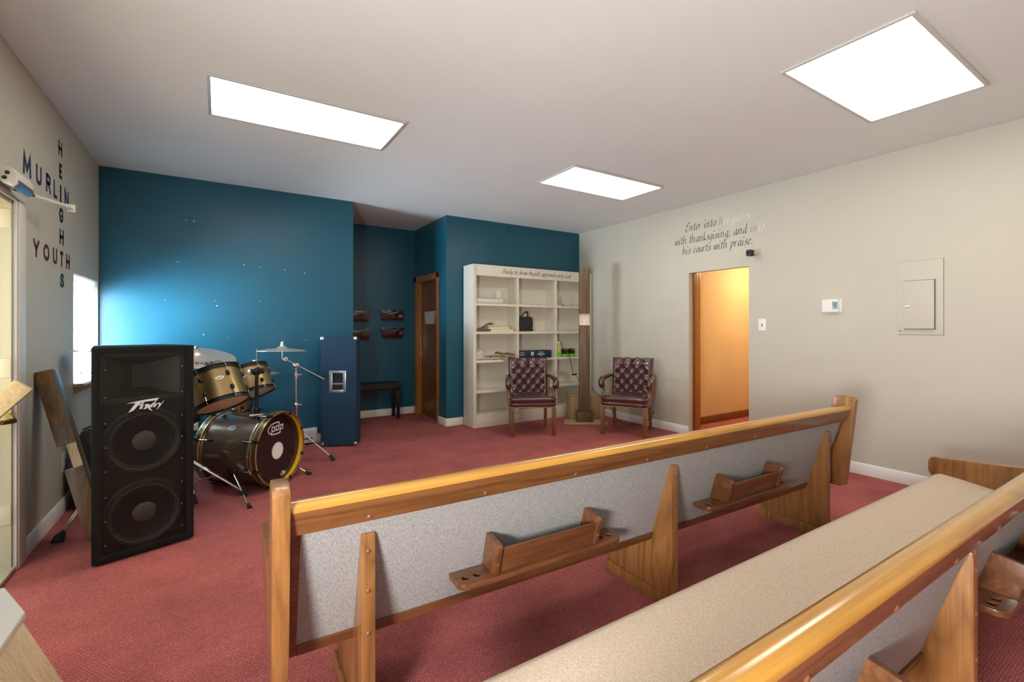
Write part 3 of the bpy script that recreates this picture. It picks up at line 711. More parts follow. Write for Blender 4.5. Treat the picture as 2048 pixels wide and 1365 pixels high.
# ------------------------------------------------------------------ drum kit
def spoke(c, r0, ang): return (c[0]+r0*math.cos(ang), c[1]+r0*math.sin(ang))
def bass_drum():
    ax = Vector((.74, -.672, 0)).normalized()
    fc = Vector((.425, 4.165, .30))
    t = thing('bass_drum', 'bronze bass drum with black front head and yellow hoop', 'bass drum', (fc.x, fc.y, 0))
    Fm = frame((0, 0, .30), ax, (-ax.y, ax.x, 0))      # local z along axis to the front, x horizontal, y up-ish
    if (Fm.to_3x3() @ Vector((0, 1, 0))).z < 0: Fm = frame((0, 0, .30), ax, (ax.y, -ax.x, 0))
    r = .277
    MB().lathe([(r, -.07), (r+.001, -.07), (r+.001, -.50), (r, -.50)], 64, Fm, True).build('shell', 'darkgold', t, smooth=50)
    for (z0, z1, nm) in ((-.045, .0, 'front'), (-.545, -.50, 'rear')):
        h = MB().lathe([(r+.004, z0), (r+.018, z0), (r+.018, z1), (r+.004, z1)], 64, Fm, True).build('hoop', 'hoop', t, smooth=40)
        for zz in (z0, z1):
            MB().lathe([(r+.0155, zz-.0035), (r+.0195, zz-.0035), (r+.0195, zz+.0035), (r+.0155, zz+.0035)], 64, Fm, True).build('inlay', 'goldline', h)
    MB().lathe([(r+.0045, -.043), (r+.0035, -.043), (r+.0035, -.001), (r+.0045, -.001)], 64, Fm, True).build('hoop_lining', 'yellow', t, smooth=40)
    for zz in (-.08, -.49):
        MB().lathe([(r+.001, zz-.005), (r+.008, zz-.005), (r+.008, zz+.005), (r+.001, zz+.005)], 64, Fm, True).build('head_collar', 'chrome', t, smooth=40)
    hd = MB().lathe([(0, -.037), (r+.003, -.037), (r+.003, -.041), (0, -.041)], 64, Fm).build('front_head', 'bdhead', t, smooth=40)
    MB().lathe([(0, -.51), (r+.003, -.51), (r+.003, -.514), (0, -.514)], 64, Fm).build('rear_head', 'clearhead', t, smooth=40)
    # bright round patch, logos
    MB().lathe([(0, -.0355), (.066, -.0355), (.066, -.0368), (0, -.0368)], 32, Fm @ Matrix.Translation((.0, -.02, 0))).build('head_patch', 'logo', hd)
    MB().lathe([(.066, -.0345), (.072, -.0345), (.072, -.0368), (.066, -.0368)], 32, Fm @ Matrix.Translation((.0, -.02, 0)), True).build('patch_ring', 'chrome', hd)
    lg = MB(); hz = -.0352
    def P2(pts, wd): 
        q = [Vector((x, y, 0)) for x, y in pts]
        for i in range(len(q)-1):
            d = (q[i+1]-q[i]).normalized()*wd/2; nrm = Vector((-d.y, d.x, 0))
            lg.add([(*(q[i]-d+nrm).xy, hz), (*(q[i]-d-nrm).xy, hz), (*(q[i+1]+d-nrm).xy, hz), (*(q[i+1]+d+nrm).xy, hz)], [(0, 1, 2, 3)], Fm)
    def arc(cx, cy, rx, ry, a0, a1, n=20): return [(cx+rx*math.cos(R(a0+(a1-a0)*k/n)), cy+ry*math.sin(R(a0+(a1-a0)*k/n))) for k in range(n+1)]
    ox, oy = -.015, .165
    P2(arc(ox, oy, .095, .046, 75, 300, 26), .011)
    for (x, up) in ((-.05, -1), (.0, 1), (.05, -1)):
        xx = ox+x+.012
        bw, bh = .03, .034
        P2([(xx-bw/2, oy-bh/2), (xx+bw/2, oy-bh/2), (xx+bw/2+.004, oy+bh/2), (xx-bw/2+.004, oy+bh/2), (xx-bw/2, oy-bh/2)], .009)
        if up < 0: P2([(xx-bw/2, oy-bh/2), (xx-bw/2-.004, oy-bh/2-.026)], .009)
        else: P2([(xx+bw/2+.004, oy+bh/2), (xx+bw/2+.008, oy+bh/2+.026)], .009)
    # small white mark at the foot of the head: two joined letters
    P2(arc(.05, -.222, .011, .012, 90, -200, 10), .006); P2([(.062, -.20), (.062, -.236)], .006)
    P2([(.072, -.21), (.076, -.232), (.082, -.214), (.088, -.232), (.094, -.208)], .006)
    lg.build('head_logo', 'logo', hd, smooth=0)
    # claws with tension rods, eight on each hoop
    for (zh, zl) in ((-.02, -.115), (-.525, -.43)):
        for k in range(8):
            a = R(22.5+45*k); c, s_ = math.cos(a), math.sin(a)
            T2 = Fm @ Matrix.Rotation(a, 4, 'Z')
            sg = 1 if zh > -.1 else -1
            cl = MB().box(r+.017, r+.03, -.012, .012, zh-.022, zh+.022, T2).box(r-.005, r+.03, -.012, .012, zh+sg*.02-.003, zh+sg*.02+.004, T2).build('claw', 'black_metal', t, bevel=.003)
            MB().tube([(r+.024, 0, zh), (r+.024, 0, zl)], .0035, 8, T2).build('tension_rod', 'chrome', cl)
            MB().lathe([(0, .026), (.008, .02), (.011, .0), (.008, -.02), (0, -.024)], 12, T2 @ Matrix.Translation((r+.016, 0, zl))).build('lug', 'black_metal', cl, smooth=60)
    # shell badge
    bd = MB()
    T2 = Fm @ Matrix.Rotation(R(90-32), 4, 'Z') if False else None
    up = Fm.to_3x3().inverted() @ Vector((-.3, -.75, .75))
    a = math.atan2(up.y, up.x)
    T2 = Fm @ Matrix.Rotation(a, 4, 'Z')
    bd.add([(r+.003, .02*math.cos(k*math.pi/12), -.28+.03*math.sin(k*math.pi/12)) for k in range(24)]+[(r+.003, .013*math.cos(k*math.pi/12), -.28+.022*math.sin(k*math.pi/12)) for k in range(24)], [(k, (k+1) % 24, 24+(k+1) % 24, 24+k) for k in range(24)], T2)
    bd.box(r+.002, r+.0035, -.003, .003, -.3, -.26, T2)
    bd.build('shell_badge', 'bluepedal', t)
    # folding spurs
    for (dst, top) in (((.182, 3.742), -1), ((.672, 4.323), 1)):
        foot = Vector((dst[0]-fc.x, dst[1]-fc.y, .0))
        side = Vector((-ax.y, ax.x, 0)); sgn = 1 if (foot.dot(side) > 0) else -1
        tp = -ax*.24+side*sgn*(r*.86)+Vector((0, 0, .30-.13))
        d = (foot-tp).normalized()
        sp = MB().tube([tp, foot-d*.05], .007, 10).build('spur', 'chrome', t, smooth=50)
        MB().lathe([(.0, -.028), (.03, -.028), (.043, -.01), (.043, .012), (.03, .025), (0, .03)], 18, frame(tp, side*sgn+Vector((0, 0, -.3)))).build('spur_bracket', 'black_metal', sp, smooth=40)
        mid = tp+(foot-tp)*.6
        MB().tube([mid-d*.016, mid+d*.016], .012, 10).tube([mid, mid+ax*-.035], .006, 8).build('memory_clamp', 'black_metal', sp)
        MB().tube([foot-d*.055, foot-d*.03, foot+Vector((0, 0, .004))], [.009, .014, .017], 12).build('rubber_foot', 'rubber', sp, smooth=50)
    # tom mount on top of the shell
    mp = Vector((.25-fc.x, 4.22-fc.y, 0))
    MB().box(-.05, .05, -.04, .04, .575, .592, Matrix.Translation(mp)).build('mount_plate', 'chrome', t, bevel=.004)
    MB().tube([mp+Vector((0, 0, .585)), mp+Vector((0, 0, .93))], .0145, 14).build('mount_post', 'black_metal', t, smooth=50)
    MB().tube([mp+Vector((0, 0, .60)), mp+Vector((0, 0, .64))], .027, 14).tube([mp+Vector((.0, -.0, .62)), mp+Vector((.055, -.02, .62))], .008, 8).build('mount_collar', 'black_metal', t, bevel=.002)
    MB().tube([mp+Vector((-.05, -.03, .93)), mp+Vector((.05, .03, .93))], .022, 12).tube([mp+Vector((0, 0, .9)), mp+Vector((0, 0, .955))], .026, 12).build('arm_clamp', 'black_metal', t, bevel=.002)
    MB().tube([mp+Vector((-.03, -.02, .93)), mp+Vector((-.105, -.145, .9))], .008, 8).build('tom_arm', 'chrome', t)
    MB().tube([mp+Vector((.0, .03, .93)), mp+Vector((.0, .22, .9))], .008, 8).build('tom_arm', 'chrome', t)
    return t
bass_drum()
def drum(name, label, cat, bottom, axis, r, dep, nl, group=None, shell='gold', badge=None, hoopm='black_metal'):
    t = thing(name, label, cat, bottom, 0, group)
    Fm = frame((0, 0, 0), axis, (1, -.4, 0))
    MB().lathe([(r, .008), (r+.001, .008), (r+.001, dep-.008), (r, dep-.008)], 48, Fm, True).build('shell', shell, t, smooth=50)
    for z in (0, dep):
        MB().lathe([(r+.002, z-.014), (r+.013, z-.014), (r+.013, z-.011), (r+.006, z-.009), (r+.006, z+.009), (r+.013, z+.011), (r+.013, z+.014), (r+.002, z+.014)], 48, Fm, True).build('hoop', hoopm, t, smooth=40)
    MB().lathe([(0, -.002), (r+.002, -.002), (r+.002, .001), (0, .001)], 48, Fm).build('bottom_head', 'clearhead', t)
    MB().lathe([(0, dep-.001), (r+.002, dep-.001), (r+.002, dep+.002), (0, dep+.002)], 48, Fm).build('top_head', 'clearhead', t)
    for k in range(nl):
        T2 = Fm @ Matrix.Rotation(2*math.pi*(k+.3)/nl, 4, 'Z')
        for (z, e) in ((dep*.27, -.01), (dep*.73, dep+.01)):
            lg = MB().lathe([(0, .022), (.009, .016), (.013, 0), (.009, -.016), (0, -.022)], 12, T2 @ Matrix.Translation((r+.006, 0, z))).build('lug', 'black_metal', t, smooth=60)
            MB().tube([(r+.010, 0, z), (r+.010, 0, e)], .003, 8, T2).build('tension_rod', 'chrome', lg)
    if badge is not None:
        T2 = Fm @ Matrix.Rotation(badge, 4, 'Z')
        bd = MB(); n = 24
        bd.add([(r+.003-.5*(.028*math.cos(k*2*math.pi/n))**2/r, .028*math.cos(k*2*math.pi/n), dep*.62+.013*math.sin(k*2*math.pi/n)) for k in range(n)], [tuple(range(n))], T2)
        bd.build('badge', 'logo', t)
        b2 = MB()
        for q in range(3): b2.box(r+.002, r+.0045, -.016+.011*q, -.01+.011*q, dep*.62-.003, dep*.62+.003, T2)
        b2.build('badge_letters', 'slot', t)
    return t
drum('tom_drum', 'larger bronze rack tom nearest the black loudspeaker, tilted back with oval badge', 'drum', (.022, 3.905, .735), (-.26, .36, .88), .165, .235, 6, 'bronze rack toms', badge=R(-62))
drum('tom_drum', 'smaller bronze rack tom, right of the other and in front of the blue wall', 'drum', (.25, 4.60, .71), (-.24, .34, .9), .165, .215, 6, 'bronze rack toms')
drum('snare_drum', 'shallow bronze snare drum low behind the rack toms', 'drum', (.06, 4.94, .52), (0, .02, 1), .185, .13, 8)
t = thing('snare_stand', 'chrome basket stand under the snare drum behind the bass drum', 'stand', (.06, 4.94, 0))
MB().tube([(0, 0, .15), (0, 0, .46)], .011, 10).build('stand_tube', 'chrome', t)
for k in range(3):
    a = R(30+120*k); c, s_ = math.cos(a), math.sin(a)
    MB().tube([(.0, 0, .3), (.2*c, .2*s_, .012)], .008, 8).build('leg', 'chrome', t)
    MB().tube([(.0, 0, .45), (.17*c, .17*s_, .47), (.215*c, .215*s_, .495)], .008, 8).build('basket_arm', 'black_metal', t)
t = thing('drum_throne', 'round black drum stool low behind the black loudspeaker', 'stool', (-.30, 4.80, 0))
MB().lathe([(0, .47), (.14, .47), (.16, .485), (.165, .52), (.155, .55), (.12, .56), (0, .56)], 32).build('seat', 'nylon', t, smooth=60)
MB().tube([(0, 0, .12), (0, 0, .48)], .014, 10).build('post', 'chrome', t)
for k in range(3):
    a = R(80+120*k); MB().tube([(0, 0, .3), (.24*math.cos(a), .24*math.sin(a), .012)], .01, 8).build('leg', 'chrome', t)
t = thing('kick_pedal', 'steel bass drum pedal plate on the carpet behind the bass drum', 'pedal', (-.24, 4.34, 0), R(176))
MB().prism([(-.05, .012), (-.05, .02), (.30, .06), (.30, .05)], -.04, .04, 'xz').build('foot_board', 'bluepedal', t, bevel=.003)
MB().box(-.06, .33, -.045, .045, .0, .01).build('base_plate', 'black_metal', t, bevel=.003)
for s_ in (-1, 1): bx(-.062, -.045, s_*.05-.008, s_*.05+.008, 0, .1).build('upright', 'chrome', t, bevel=.003)
MB().tube([(-.055, -.06, .09), (-.055, .06, .09)], .007, 8).build('axle', 'chrome', t)

def cymbal(name, label, loc, r, axis, text=None, group='bronze cymbals on stands', nut=True):
    t = thing(name, label, 'cymbal', loc, 0, group)
    Fm = frame((0, 0, 0), axis, (1, -.3, 0))
    pr = [(.010, .030), (.02, .029), (.035, .022), (.045, .012), (.055, .008), (r*.6, .0), (r*.9, -.012), (r, -.018), (r, -.0195), (r*.9, -.0135), (r*.6, -.0015), (.055, .0065), (.045, .0105), (.033, .021), (.010, .0285)]
    MB().lathe(pr, 56, Fm, True).build('disc', 'cymbal', t, smooth=30)
    if nut: MB().lathe([(0, .075), (.01, .072), (.014, .055), (.012, .045), (.018, .042), (.018, .03), (0, .029)], 14, Fm).build('wing_nut', 'chrome' if r > .2 else 'black_metal', t, smooth=40)
    if text:
        mb = MB(); n = len(text); wd = r*.62
        inv = Fm.to_3x3().inverted() @ Vector((.55, -1, -.2)); a0 = math.atan2(inv.y, inv.x)
        for k, ch in enumerate(text):
            x = (k-(n-1)/2)*wd/n
            def fn(u, v_, x=x):
                rad = r*.66-v_; an = a0+(x+u)/(r*.62)
                return Fm @ Vector((rad*math.cos(an), rad*math.sin(an), .0012-.012*max(0, rad-r*.6)/(r*.3)))
            l = block_letter(ch, lambda u, v_: fn(u, v_-.03), .032, wd/n*.72, .02); mb.add(l.v, l.f)
        mb.build('printed_letters', 'slot', t, smooth=0)
        # oval print under the letters
        mo = MB()
        mo.add([tuple(fn2) for fn2 in [Fm @ Vector(((r*.80+.022*math.sin(q*math.pi/8))*math.cos(a0+.22*math.cos(q*math.pi/8)), (r*.80+.022*math.sin(q*math.pi/8))*math.sin(a0+.22*math.cos(q*math.pi/8)), -.0055)) for q in range(16)]], [tuple(range(16))])
        mo.build('printed_oval', 'steel', t)
    return t
def tripod(t, h0, top, legs, tube=.0125, foot_r=.014, leg_r=.0055):
    """pole from h0 to top and braced double legs reaching the given feet"""
    MB().tube([(0, 0, .1), (0, 0, h0)], tube, 12).build('lower_tube', 'chrome', t, smooth=50)
    MB().tube([(0, 0, h0), (0, 0, top)], tube*.75, 12).build('upper_tube', 'chrome', t, smooth=50)
    MB().tube([(0, 0, h0-.03), (0, 0, h0+.02)], tube*1.7, 12).tube([(0, 0, h0), (.045, 0, h0)], .006, 8).box(.04, .047, -.018, .018, h0-.008, h0+.008).build('wing_collar', 'chrome', t, bevel=.002)
    for (x, y) in legs:
        f = Vector((x, y, .015)); k = Vector((0, 0, .34)); s_ = Vector((-y, x, 0)).normalized()*.007
        lg = MB().tube([k+s_, f+s_], leg_r, 8).tube([k-s_, f-s_], leg_r, 8).build('leg', 'chrome', t)
        m_ = k.lerp(f, .5); MB().tube([Vector((0, 0, .13)), m_], .005, 8).box(m_.x-.012, m_.x+.012, m_.y-.012, m_.y+.012, m_.z-.008, m_.z+.008).build('brace', 'chrome', lg)
        d = (f-k).normalized()
        MB().tube([f-d*.06, f-d*.02, f+Vector((0, 0, -.012))], [.012, foot_r+.004, foot_r+.006], 10).build('rubber_foot', 'rubber', lg, smooth=50)
cymbal('cymbal', 'large bronze cymbal with dark printed lettering right beside the black loudspeaker', (-.15, 4.2, 1.075), .265, (.10, -.25, 1), 'SABIAN')
t = thing('cymbal_stand', 'chrome tripod stand with a leg crossing in front of the bass drum', 'stand', (-.22, 4.12, 0), 0, 'chrome cymbal stands')
tripod(t, .62, .98, [(.40, -.07), (.07, -.07), (-.28, .05)], leg_r=.0085)
MB().tube([(0, 0, .98), (.05, .06, 1.03), (.066, .078, 1.085)], .005, 8).build('tilter', 'chrome', t)
cymbal('cymbal', 'thin cymbal seen edge-on atop the boom stand before the blue wall', (.50, 4.83, 1.078), .215, (.02, .03, 1))
t = thing('cymbal_stand', 'chrome boom stand between the bass drum and the dark blue cabinet', 'stand', (.61, 4.77, 0), 0, 'chrome cymbal stands')
tripod(t, .55, .90, [(.32, -.11), (-.1, -.26), (-.12, .33)])
MB().tube([(0, 0, .80), (0, 0, .86)], .016, 10).tube([(0, 0, .83), (.05, 0, .835)], .006, 8).build('wing_collar', 'chrome', t)
MB().tube([(-.09, .05, .985), (.0, 0, .93), (.23, -.12, .79)], .0065, 10).build('boom_arm', 'chrome', t)
MB().lathe([(0, -.02), (.022, -.02), (.022, .02), (0, .02)], 16, frame((0, 0, .925), (.4, -1, 0))).build('boom_clamp', 'chrome', t, bevel=.003)
MB().tube([(-.11, .06, .98), (-.11, .06, 1.1)], .005, 8).build('tilter_rod', 'chrome', t)
MB().lathe([(.008, -.008), (.02, -.008), (.02, .008), (.008, .008)], 16, frame((-.085, .045, .985), (.4, -1, 0)), True).build('tilter_ring', 'chrome', t)
cymbal('hi_hat', 'upper hi-hat cymbal peeking out right of the smaller rack tom', (.31, 5.22, .84), .21, (.0, .03, 1), group='pair of hi-hat cymbals', nut=False)
cymbal('hi_hat', 'lower hi-hat cymbal under its twin behind the smaller rack tom', (.31, 5.22, .795), .21, (.0, -.03, -1), group='pair of hi-hat cymbals', nut=False)
t = thing('hi_hat_stand', 'chrome hi-hat stand with thin rod rising behind the smaller rack tom', 'stand', (.31, 5.22, 0))
tripod(t, .6, .74, [(.2, .05), (-.18, -.12), (-.02, .16)])
MB().tube([(0, 0, .74), (0, 0, 1.07)], .004, 8).build('pull_rod', 'chrome', t)
MB().tube([(0, 0, .93), (0, 0, .965)], .013, 10).tube([(0, 0, .95), (-.035, 0, .955)], .006, 8).build('clutch', 'chrome', t)
cymbal('cymbal', 'thin cymbal edge jutting out left of the black loudspeaker before the window', (-.70, 4.36, 1.125), .185, (.06, .02, 1), nut=False)
t = thing('cymbal_stand', 'chrome stand whose black-footed leg shows left of the leaning beam', 'stand', (-.64, 4.23, 0), 0, 'chrome cymbal stands')
tripod(t, .6, 1.09, [(-.175, -.47), (.2, .38), (-.04, .48)], foot_r=.024)
MB().tube([(0, 0, 1.09), (-.06, .13, 1.14)], .005, 8).build('tilter', 'chrome', t)

# ------------------------------------------------------------------ blue carpeted cabinet
a = math.atan2(5.099-5.263, 1.249-.913)
t = thing('speaker_cabinet', 'tall dark blue carpet-covered speaker cabinet standing against the blue wall', 'cabinet', (1.081, 5.181, 0), a)
W, Dp, Hh = .372, .2, 1.18
hw_, hz0, hz1 = .062, .60, .80
cb = MB(); hx0, hx1 = -.075, .055
cb.box(-W/2, hx0, 0, Dp, .015, Hh).box(hx1, W/2, 0, Dp, .015, Hh).box(hx0, hx1, 0, Dp, .015, hz0).box(hx0, hx1, 0, Dp, hz1, Hh).box(hx0, hx1, .07, Dp, hz0, hz1)
cb.build('cabinet', 'bluecab', t)
hd = MB().box(hx0-.022, hx0+.012, -.003, .0, hz0-.018, hz1+.018).box(hx1-.012, hx1+.022, -.003, .0, hz0-.018, hz1+.018).box(hx0, hx1, -.003, 0, hz1-.01, hz1+.018).box(hx0, hx1, -.003, 0, hz0-.018, hz0+.012).build('handle_plate', 'bluepedal', t, bevel=.002)
MB().box(hx0+.001, hx1-.001, .066, .07, hz0+.001, hz1-.001).build('handle_cup', 'slot', hd)
MB().tube([(hx0, .012, hz0+.075), (hx1, .012, hz0+.075)], .011, 10).build('grip_bar', 'bluepedal', hd)
for sx in (-1, 1):
    for z in (.03, Hh-.014):
        MB().box(sx*(W/2-.014)-.018, sx*(W/2-.014)+.018, -.004, .03, z-.018, z+.018).build('corner_protector', 'steel', t, bevel=.007)
    bx(sx*.12-.03, sx*.12+.03, .03, .16, 0, .016).build('foot', 'rubber', t)

# ------------------------------------------------------------------ baseboard heater, outlets
t = thing('baseboard_heater', 'white metal baseboard heater along the blue wall behind the drums', 'heater', (0, YB, 0))
MB().prism([(-.005, .02), (-.06, .02), (-.06, .045), (-.066, .05), (-.066, .15), (-.055, .165), (-.005, .175)], -.75, .905, 'yz').build('casing', 'trim', t, bevel=.002)
bx(-.69, .86, -.068, -.06, .062, .075).build('air_slot', 'slot', t)
bx(.875, .909, -.07, -.004, .018, .178).build('end_cap', 'trim', t, bevel=.003)
def plate(name, label, cat, T, w_, h_, kind):
    t = thing(name, label, cat)
    t.matrix_world = T
    bx(-w_/2, w_/2, -.006, 0, -h_/2, h_/2).build('cover_plate', 'plate', t, bevel=.003)
    if kind == 'switch':
        MB().box(-.006, .006, -.008, -.005, -.013, .013).build('slot', 'slot', t)
        MB().prism([(-.006, -.004), (-.016, .007), (-.013, .011), (-.006, .004)], -.004, .004, 'yz').build('toggle', 'plate', t)
        for z in (-.03, .03): MB().lathe([(0, .001), (.0028, .0)], 8, frame((0, -.0062, z), (0, -1, 0))).build('screw', 'steel', t)
    else:
        for z in (-.022, .022):
            q = MB().box(-.016, .016, -.009, -.005, z-.014, z+.014).build('socket', 'plate', t, bevel=.003)
            MB().box(-.008, -.005, -.0096, -.0088, z-.003, z+.007).box(.005, .008, -.0096, -.0088, z-.003, z+.007).build('pin_slot', 'slot', q)
    return t
WR = lambda y, z: Matrix.Translation((XR, y, z)) @ Matrix.Rotation(R(-90), 4, 'Z')
WL = lambda y, z: Matrix.Translation((XL, y, z)) @ Matrix.Rotation(R(90), 4, 'Z')
plate('outlet', 'white wall outlet low on the left wall beside the leaning beam', 'outlet', WL(4.39, .345), .085, .135, 'outlet')
plate('outlet', 'small white outlet on the blue wall behind the drum kit', 'outlet', Matrix.Translation((-.215, YB, .33)), .075, .12, 'outlet')
plate('light_switch', 'white light switch beside the doorway on the right wall', 'switch', WR(2.63, 1.31), .08, .125, 'switch')

# thermostat
t = thing('thermostat', 'white thermostat with small screen on the right wall', 'thermostat'); t.matrix_world = WR(1.985, 1.478)
bx(-.078, .078, -.008, 0, -.058, .062).build('base', 'plate', t, bevel=.003)
MB().box(-.075, .06, -.035, -.008, -.055, .06).build('cover', 'plate', t, bevel=.005)
bx(.012, .056, -.0365, -.0345, -.03, .04).build('bezel', 'bluepedal', t, bevel=.001)
bx(.018, .052, -.0372, -.036, -.018, .03).build('screen', 'screen', t)
# electrical panel
t = thing('electrical_panel', 'painted electrical panel with small hinged door on the right wall', 'electrical panel'); t.matrix_world = WR(1.3615, 1.52)
bx(-.143, .143, -.007, 0, -.295, .30).build('cover', 'panel', t, bevel=.002)
bx(-.1445, .1445, -.0012, 0, -.2965, .3015).build('cover_shade_line', 'slot', t)  # dark outline painted as a shading line around the cover
bx(-.0975, .0975, -.0135, -.012, -.2515, .1415).build('door_gap_shade', 'slot', t)  # dark strip puts the shade of the door's gap into colour
MB().box(-.102, .102, -.012, -.006, -.257, .147).build('door_frame', 'panel', t, bevel=.003)
dr = bx(-.094, .094, -.030, -.012, -.248, .138).build('panel_door', 'panel', t, bevel=.005)
bx(-.085, -.058, -.034, -.029, -.075, -.05).build('latch', 'steel', dr, bevel=.003)
for z in (-.17, .07): bx(.078, .086, -.034, -.029, z-.012, z+.012).build('hinge', 'panel', dr)
for (x, z) in ((-.125, .255), (.125, .28), (-.125, -.265), (.12, -.26)):
    MB().lathe([(0, .003), (.005, .002), (.006, 0)], 10, frame((x, -.006, z), (0, -1, 0))).build('screw', 'slot' if x < 0 and z < 0 else 'steel', t)
# little camera over the doorway
t = thing('wall_camera', 'small black camera bracketed above the right doorway', 'camera'); t.matrix_world = WR(2.715, 2.055)
MB().lathe([(0, 0), (.03, 0), (.03, .008), (0, .012)], 16, frame((.02, 0, 0), (0, -1, 0))).tube([(.02, 0, 0), (.02, -.05, 0)], .012, 10).build('bracket', 'panel', t)
q = MB().box(-.026, .026, -.115, -.04, -.03, .035).build('body', 'black', t, bevel=.012, seg=3)
MB().lathe([(0, .002), (.013, .001), (.016, -.002)], 16, frame((0, -.115, .004), (0, -1, 0))).build('lens', 'bdhead', q)
# ------------------------------------------------------------------ bookshelf and what stands on it
SX0, SX1, SY0, SY1 = 2.722, 4.722, 5.2, 5.482
t = thing('bookshelf', 'tall white bookshelf with script lettering along its top board', 'bookshelf', (SX0, SY0, 0))
Wd, Dp = SX1-SX0, SY1-SY0
for x in (0, Wd-.02): bx(x, x+.02, .02, Dp, 0, 2.075).build('side_panel', 'shelf', t, bevel=.002)
for x in (0, Wd-.045): bx(x, x+.045, 0, .02, 0, 2.075).build('face_stile', 'shelf', t, bevel=.002)
bx(.045, Wd-.045, 0, .02, 1.952, 2.075).build('header', 'shelf', t, bevel=.002)
MB().box(-.004, Wd+.0, -.004, Dp, 2.075, 2.095).build('top_board', 'shelf', t, bevel=.003)
bx(.045, Wd-.045, 0, .02, 0, .15).build('plinth', 'shelf', t, bevel=.002)
bx(.02, Wd-.02, Dp-.008, Dp, .0, 2.075).build('back_panel', 'shelf', t)
sz = [1.594, 1.228, .858, .468, .16]
for z in sz:
    s_ = bx(.02, Wd-.02, .005, Dp-.008, z-.018, z).build('shelf', 'shelf', t, bevel=.001)
    bx(.045, Wd-.045, -.001, .006, z-.03, z+.001).build('shelf_edge', 'shelf', s_, bevel=.002)
edges = [2.075]+[z for z in sz]
for x in (.685, 1.335):
    for k in range(5):
        bx(x-.009, x+.009, .004, Dp-.008, sz[k], (1.952 if k == 0 else sz[k-1]-.018)).build('divider', 'shelf', t)
pen_text('Study to show thyself approved unto God', MB(), lambda x, y: (.425+x, -.0012, 2.0+y-.0), 1.17, size=.036, nib=.24).build('script_lettering', 'ink', t, smooth=0)
SH = lambda k: sz[k]+.0025
# shelf 1
t = thing('cardboard_tube', 'long white tube lying on the top left shelf', 'tube', (2.79, 5.33, SH(0)+.038))
MB().lathe([(.036, 0), (.037, 0), (.037, .40), (.031, .405), (.031, .02), (.036, .02)], 24, frame((0, 0, 0), (1, -.12, 0), (0, 0, 1)), True).build('tube_wall', 'paper', t, smooth=50)
MB().lathe([(0, .38), (.0325, .38), (.0325, .412), (0, .412)], 20, frame((0, 0, 0), (1, -.12, 0), (0, 0, 1))).build('end_cap', 'logo', t)
t = thing('glass_jar', 'clear glass jar standing behind the white tube on the top left shelf', 'jar', (3.21, 5.41, SH(0)))
MB().lathe([(0, 0), (.055, 0), (.06, .006), (.06, .18), (.058, .185), (.056, .18), (.056, .01), (0, .008)], 28).build('glass', 'glassy', t, smooth=50)
t = thing('round_plate', 'round white plate leaning at the right end of the top shelf', 'plate', (4.42, 5.44, SH(0)+.095))
MB().lathe([(0, .004), (.055, .003), (.065, .006), (.092, .014), (.095, .013), (.067, .002), (.056, -.001), (0, -.001)], 36, frame((0, 0, 0), (0, -1, .18))).build('dish', 'shelf', t, smooth=40)
# shelf 2
def book(label, x, y, z, w_, d_, h_, rz):
    t = thing('book', label, 'book', (x, y, z), R(rz), 'books lying on the second shelf')
    MB().box(-w_/2, w_/2, -d_/2, d_/2, 0, .003).box(-w_/2, w_/2, -d_/2, d_/2, h_-.003, h_).box(-w_/2, -w_/2+.003, -d_/2, d_/2, 0, h_).build('book_cover', 'shelf', t, bevel=.001)
    bx(-w_/2+.003, w_/2-.004, -d_/2+.004, d_/2-.004, .003, h_-.003).build('page_block', 'bookpaper', t)
book('lower of two cream books lying on the second shelf', 3.17, 5.32, SH(1), .34, .2, .032, -3)
book('upper of two cream books lying on the second shelf', 3.12, 5.325, SH(1)+.033, .33, .18, .032, 2)
t = thing('driftwood', 'gnarled brown driftwood lying on the left of the second shelf', 'driftwood', (2.85, 5.26, SH(1)+.018))
MB().tube(cr([(-.08, .03, .0), (-.04, 0, .012), (.02, -.02, .03), (.07, -.03, .066), (.13, -.03, .088), (.19, -.02, .082)]), [.012]*5+[.016]*10+[.014]*10+[.012]*3+[.008]*3, 8).tube(cr([(-.08, -.02, -.003), (.0, -.03, .004), (.1, -.03, .01)]), .013, 8).build('branch', 'drift', t, smooth=50)
MB().tube(cr([(-.02, -.01, .02), (.04, -.04, .05), (.1, -.05, .072), (.14, -.06, .066)]), [.009]*12+[.005]*7, 7).build('twig', 'drift', t, smooth=50)
t = thing('black_bag', 'small black zipped bag with a looped handle on the second shelf', 'bag', (3.565, 5.33, SH(1)), R(-4))
bb = MB(); n_ = 24
for (z, sx, sy) in ((0, .135, .07), (.015, .142, .076), (.12, .14, .07), (.185, .13, .055), (.2, .115, .04)):
    for k in range(n_):
        c, s_ = math.cos(2*math.pi*k/n_), math.sin(2*math.pi*k/n_)
        bb.v.append((sx*math.copysign(abs(c)**.35, c), sy*math.copysign(abs(s_)**.5, s_), z))
bb.f += [(i*n_+k, i*n_+(k+1) % n_, (i+1)*n_+(k+1) % n_, (i+1)*n_+k) for i in range(4) for k in range(n_)]+[tuple(range(n_))[::-1], tuple(range(4*n_, 5*n_))]
bb.build('bag_body', 'nylon', t, smooth=50)
MB().tube(cr([(-.06, -.03, .195), (-.02, -.035, .24), (.02, -.03, .268), (.055, -.025, .26), (.06, -.03, .2)]), .011, 8, flat=.45).build('handle', 'nylon', t, smooth=50)
MB().tube(cr([(-.13, -.05, .16), (-.06, -.062, .18), (0, -.066, .14), (.06, -.062, .18), (.13, -.05, .165)]), .003, 6).build('zipper', 'slot', t)
bx(-.112, -.104, -.0775, -.07, .02, .055).build('tag', 'logo', t); bx(.118, .126, -.074, -.066, .03, .06).build('tag', 'plate', t)
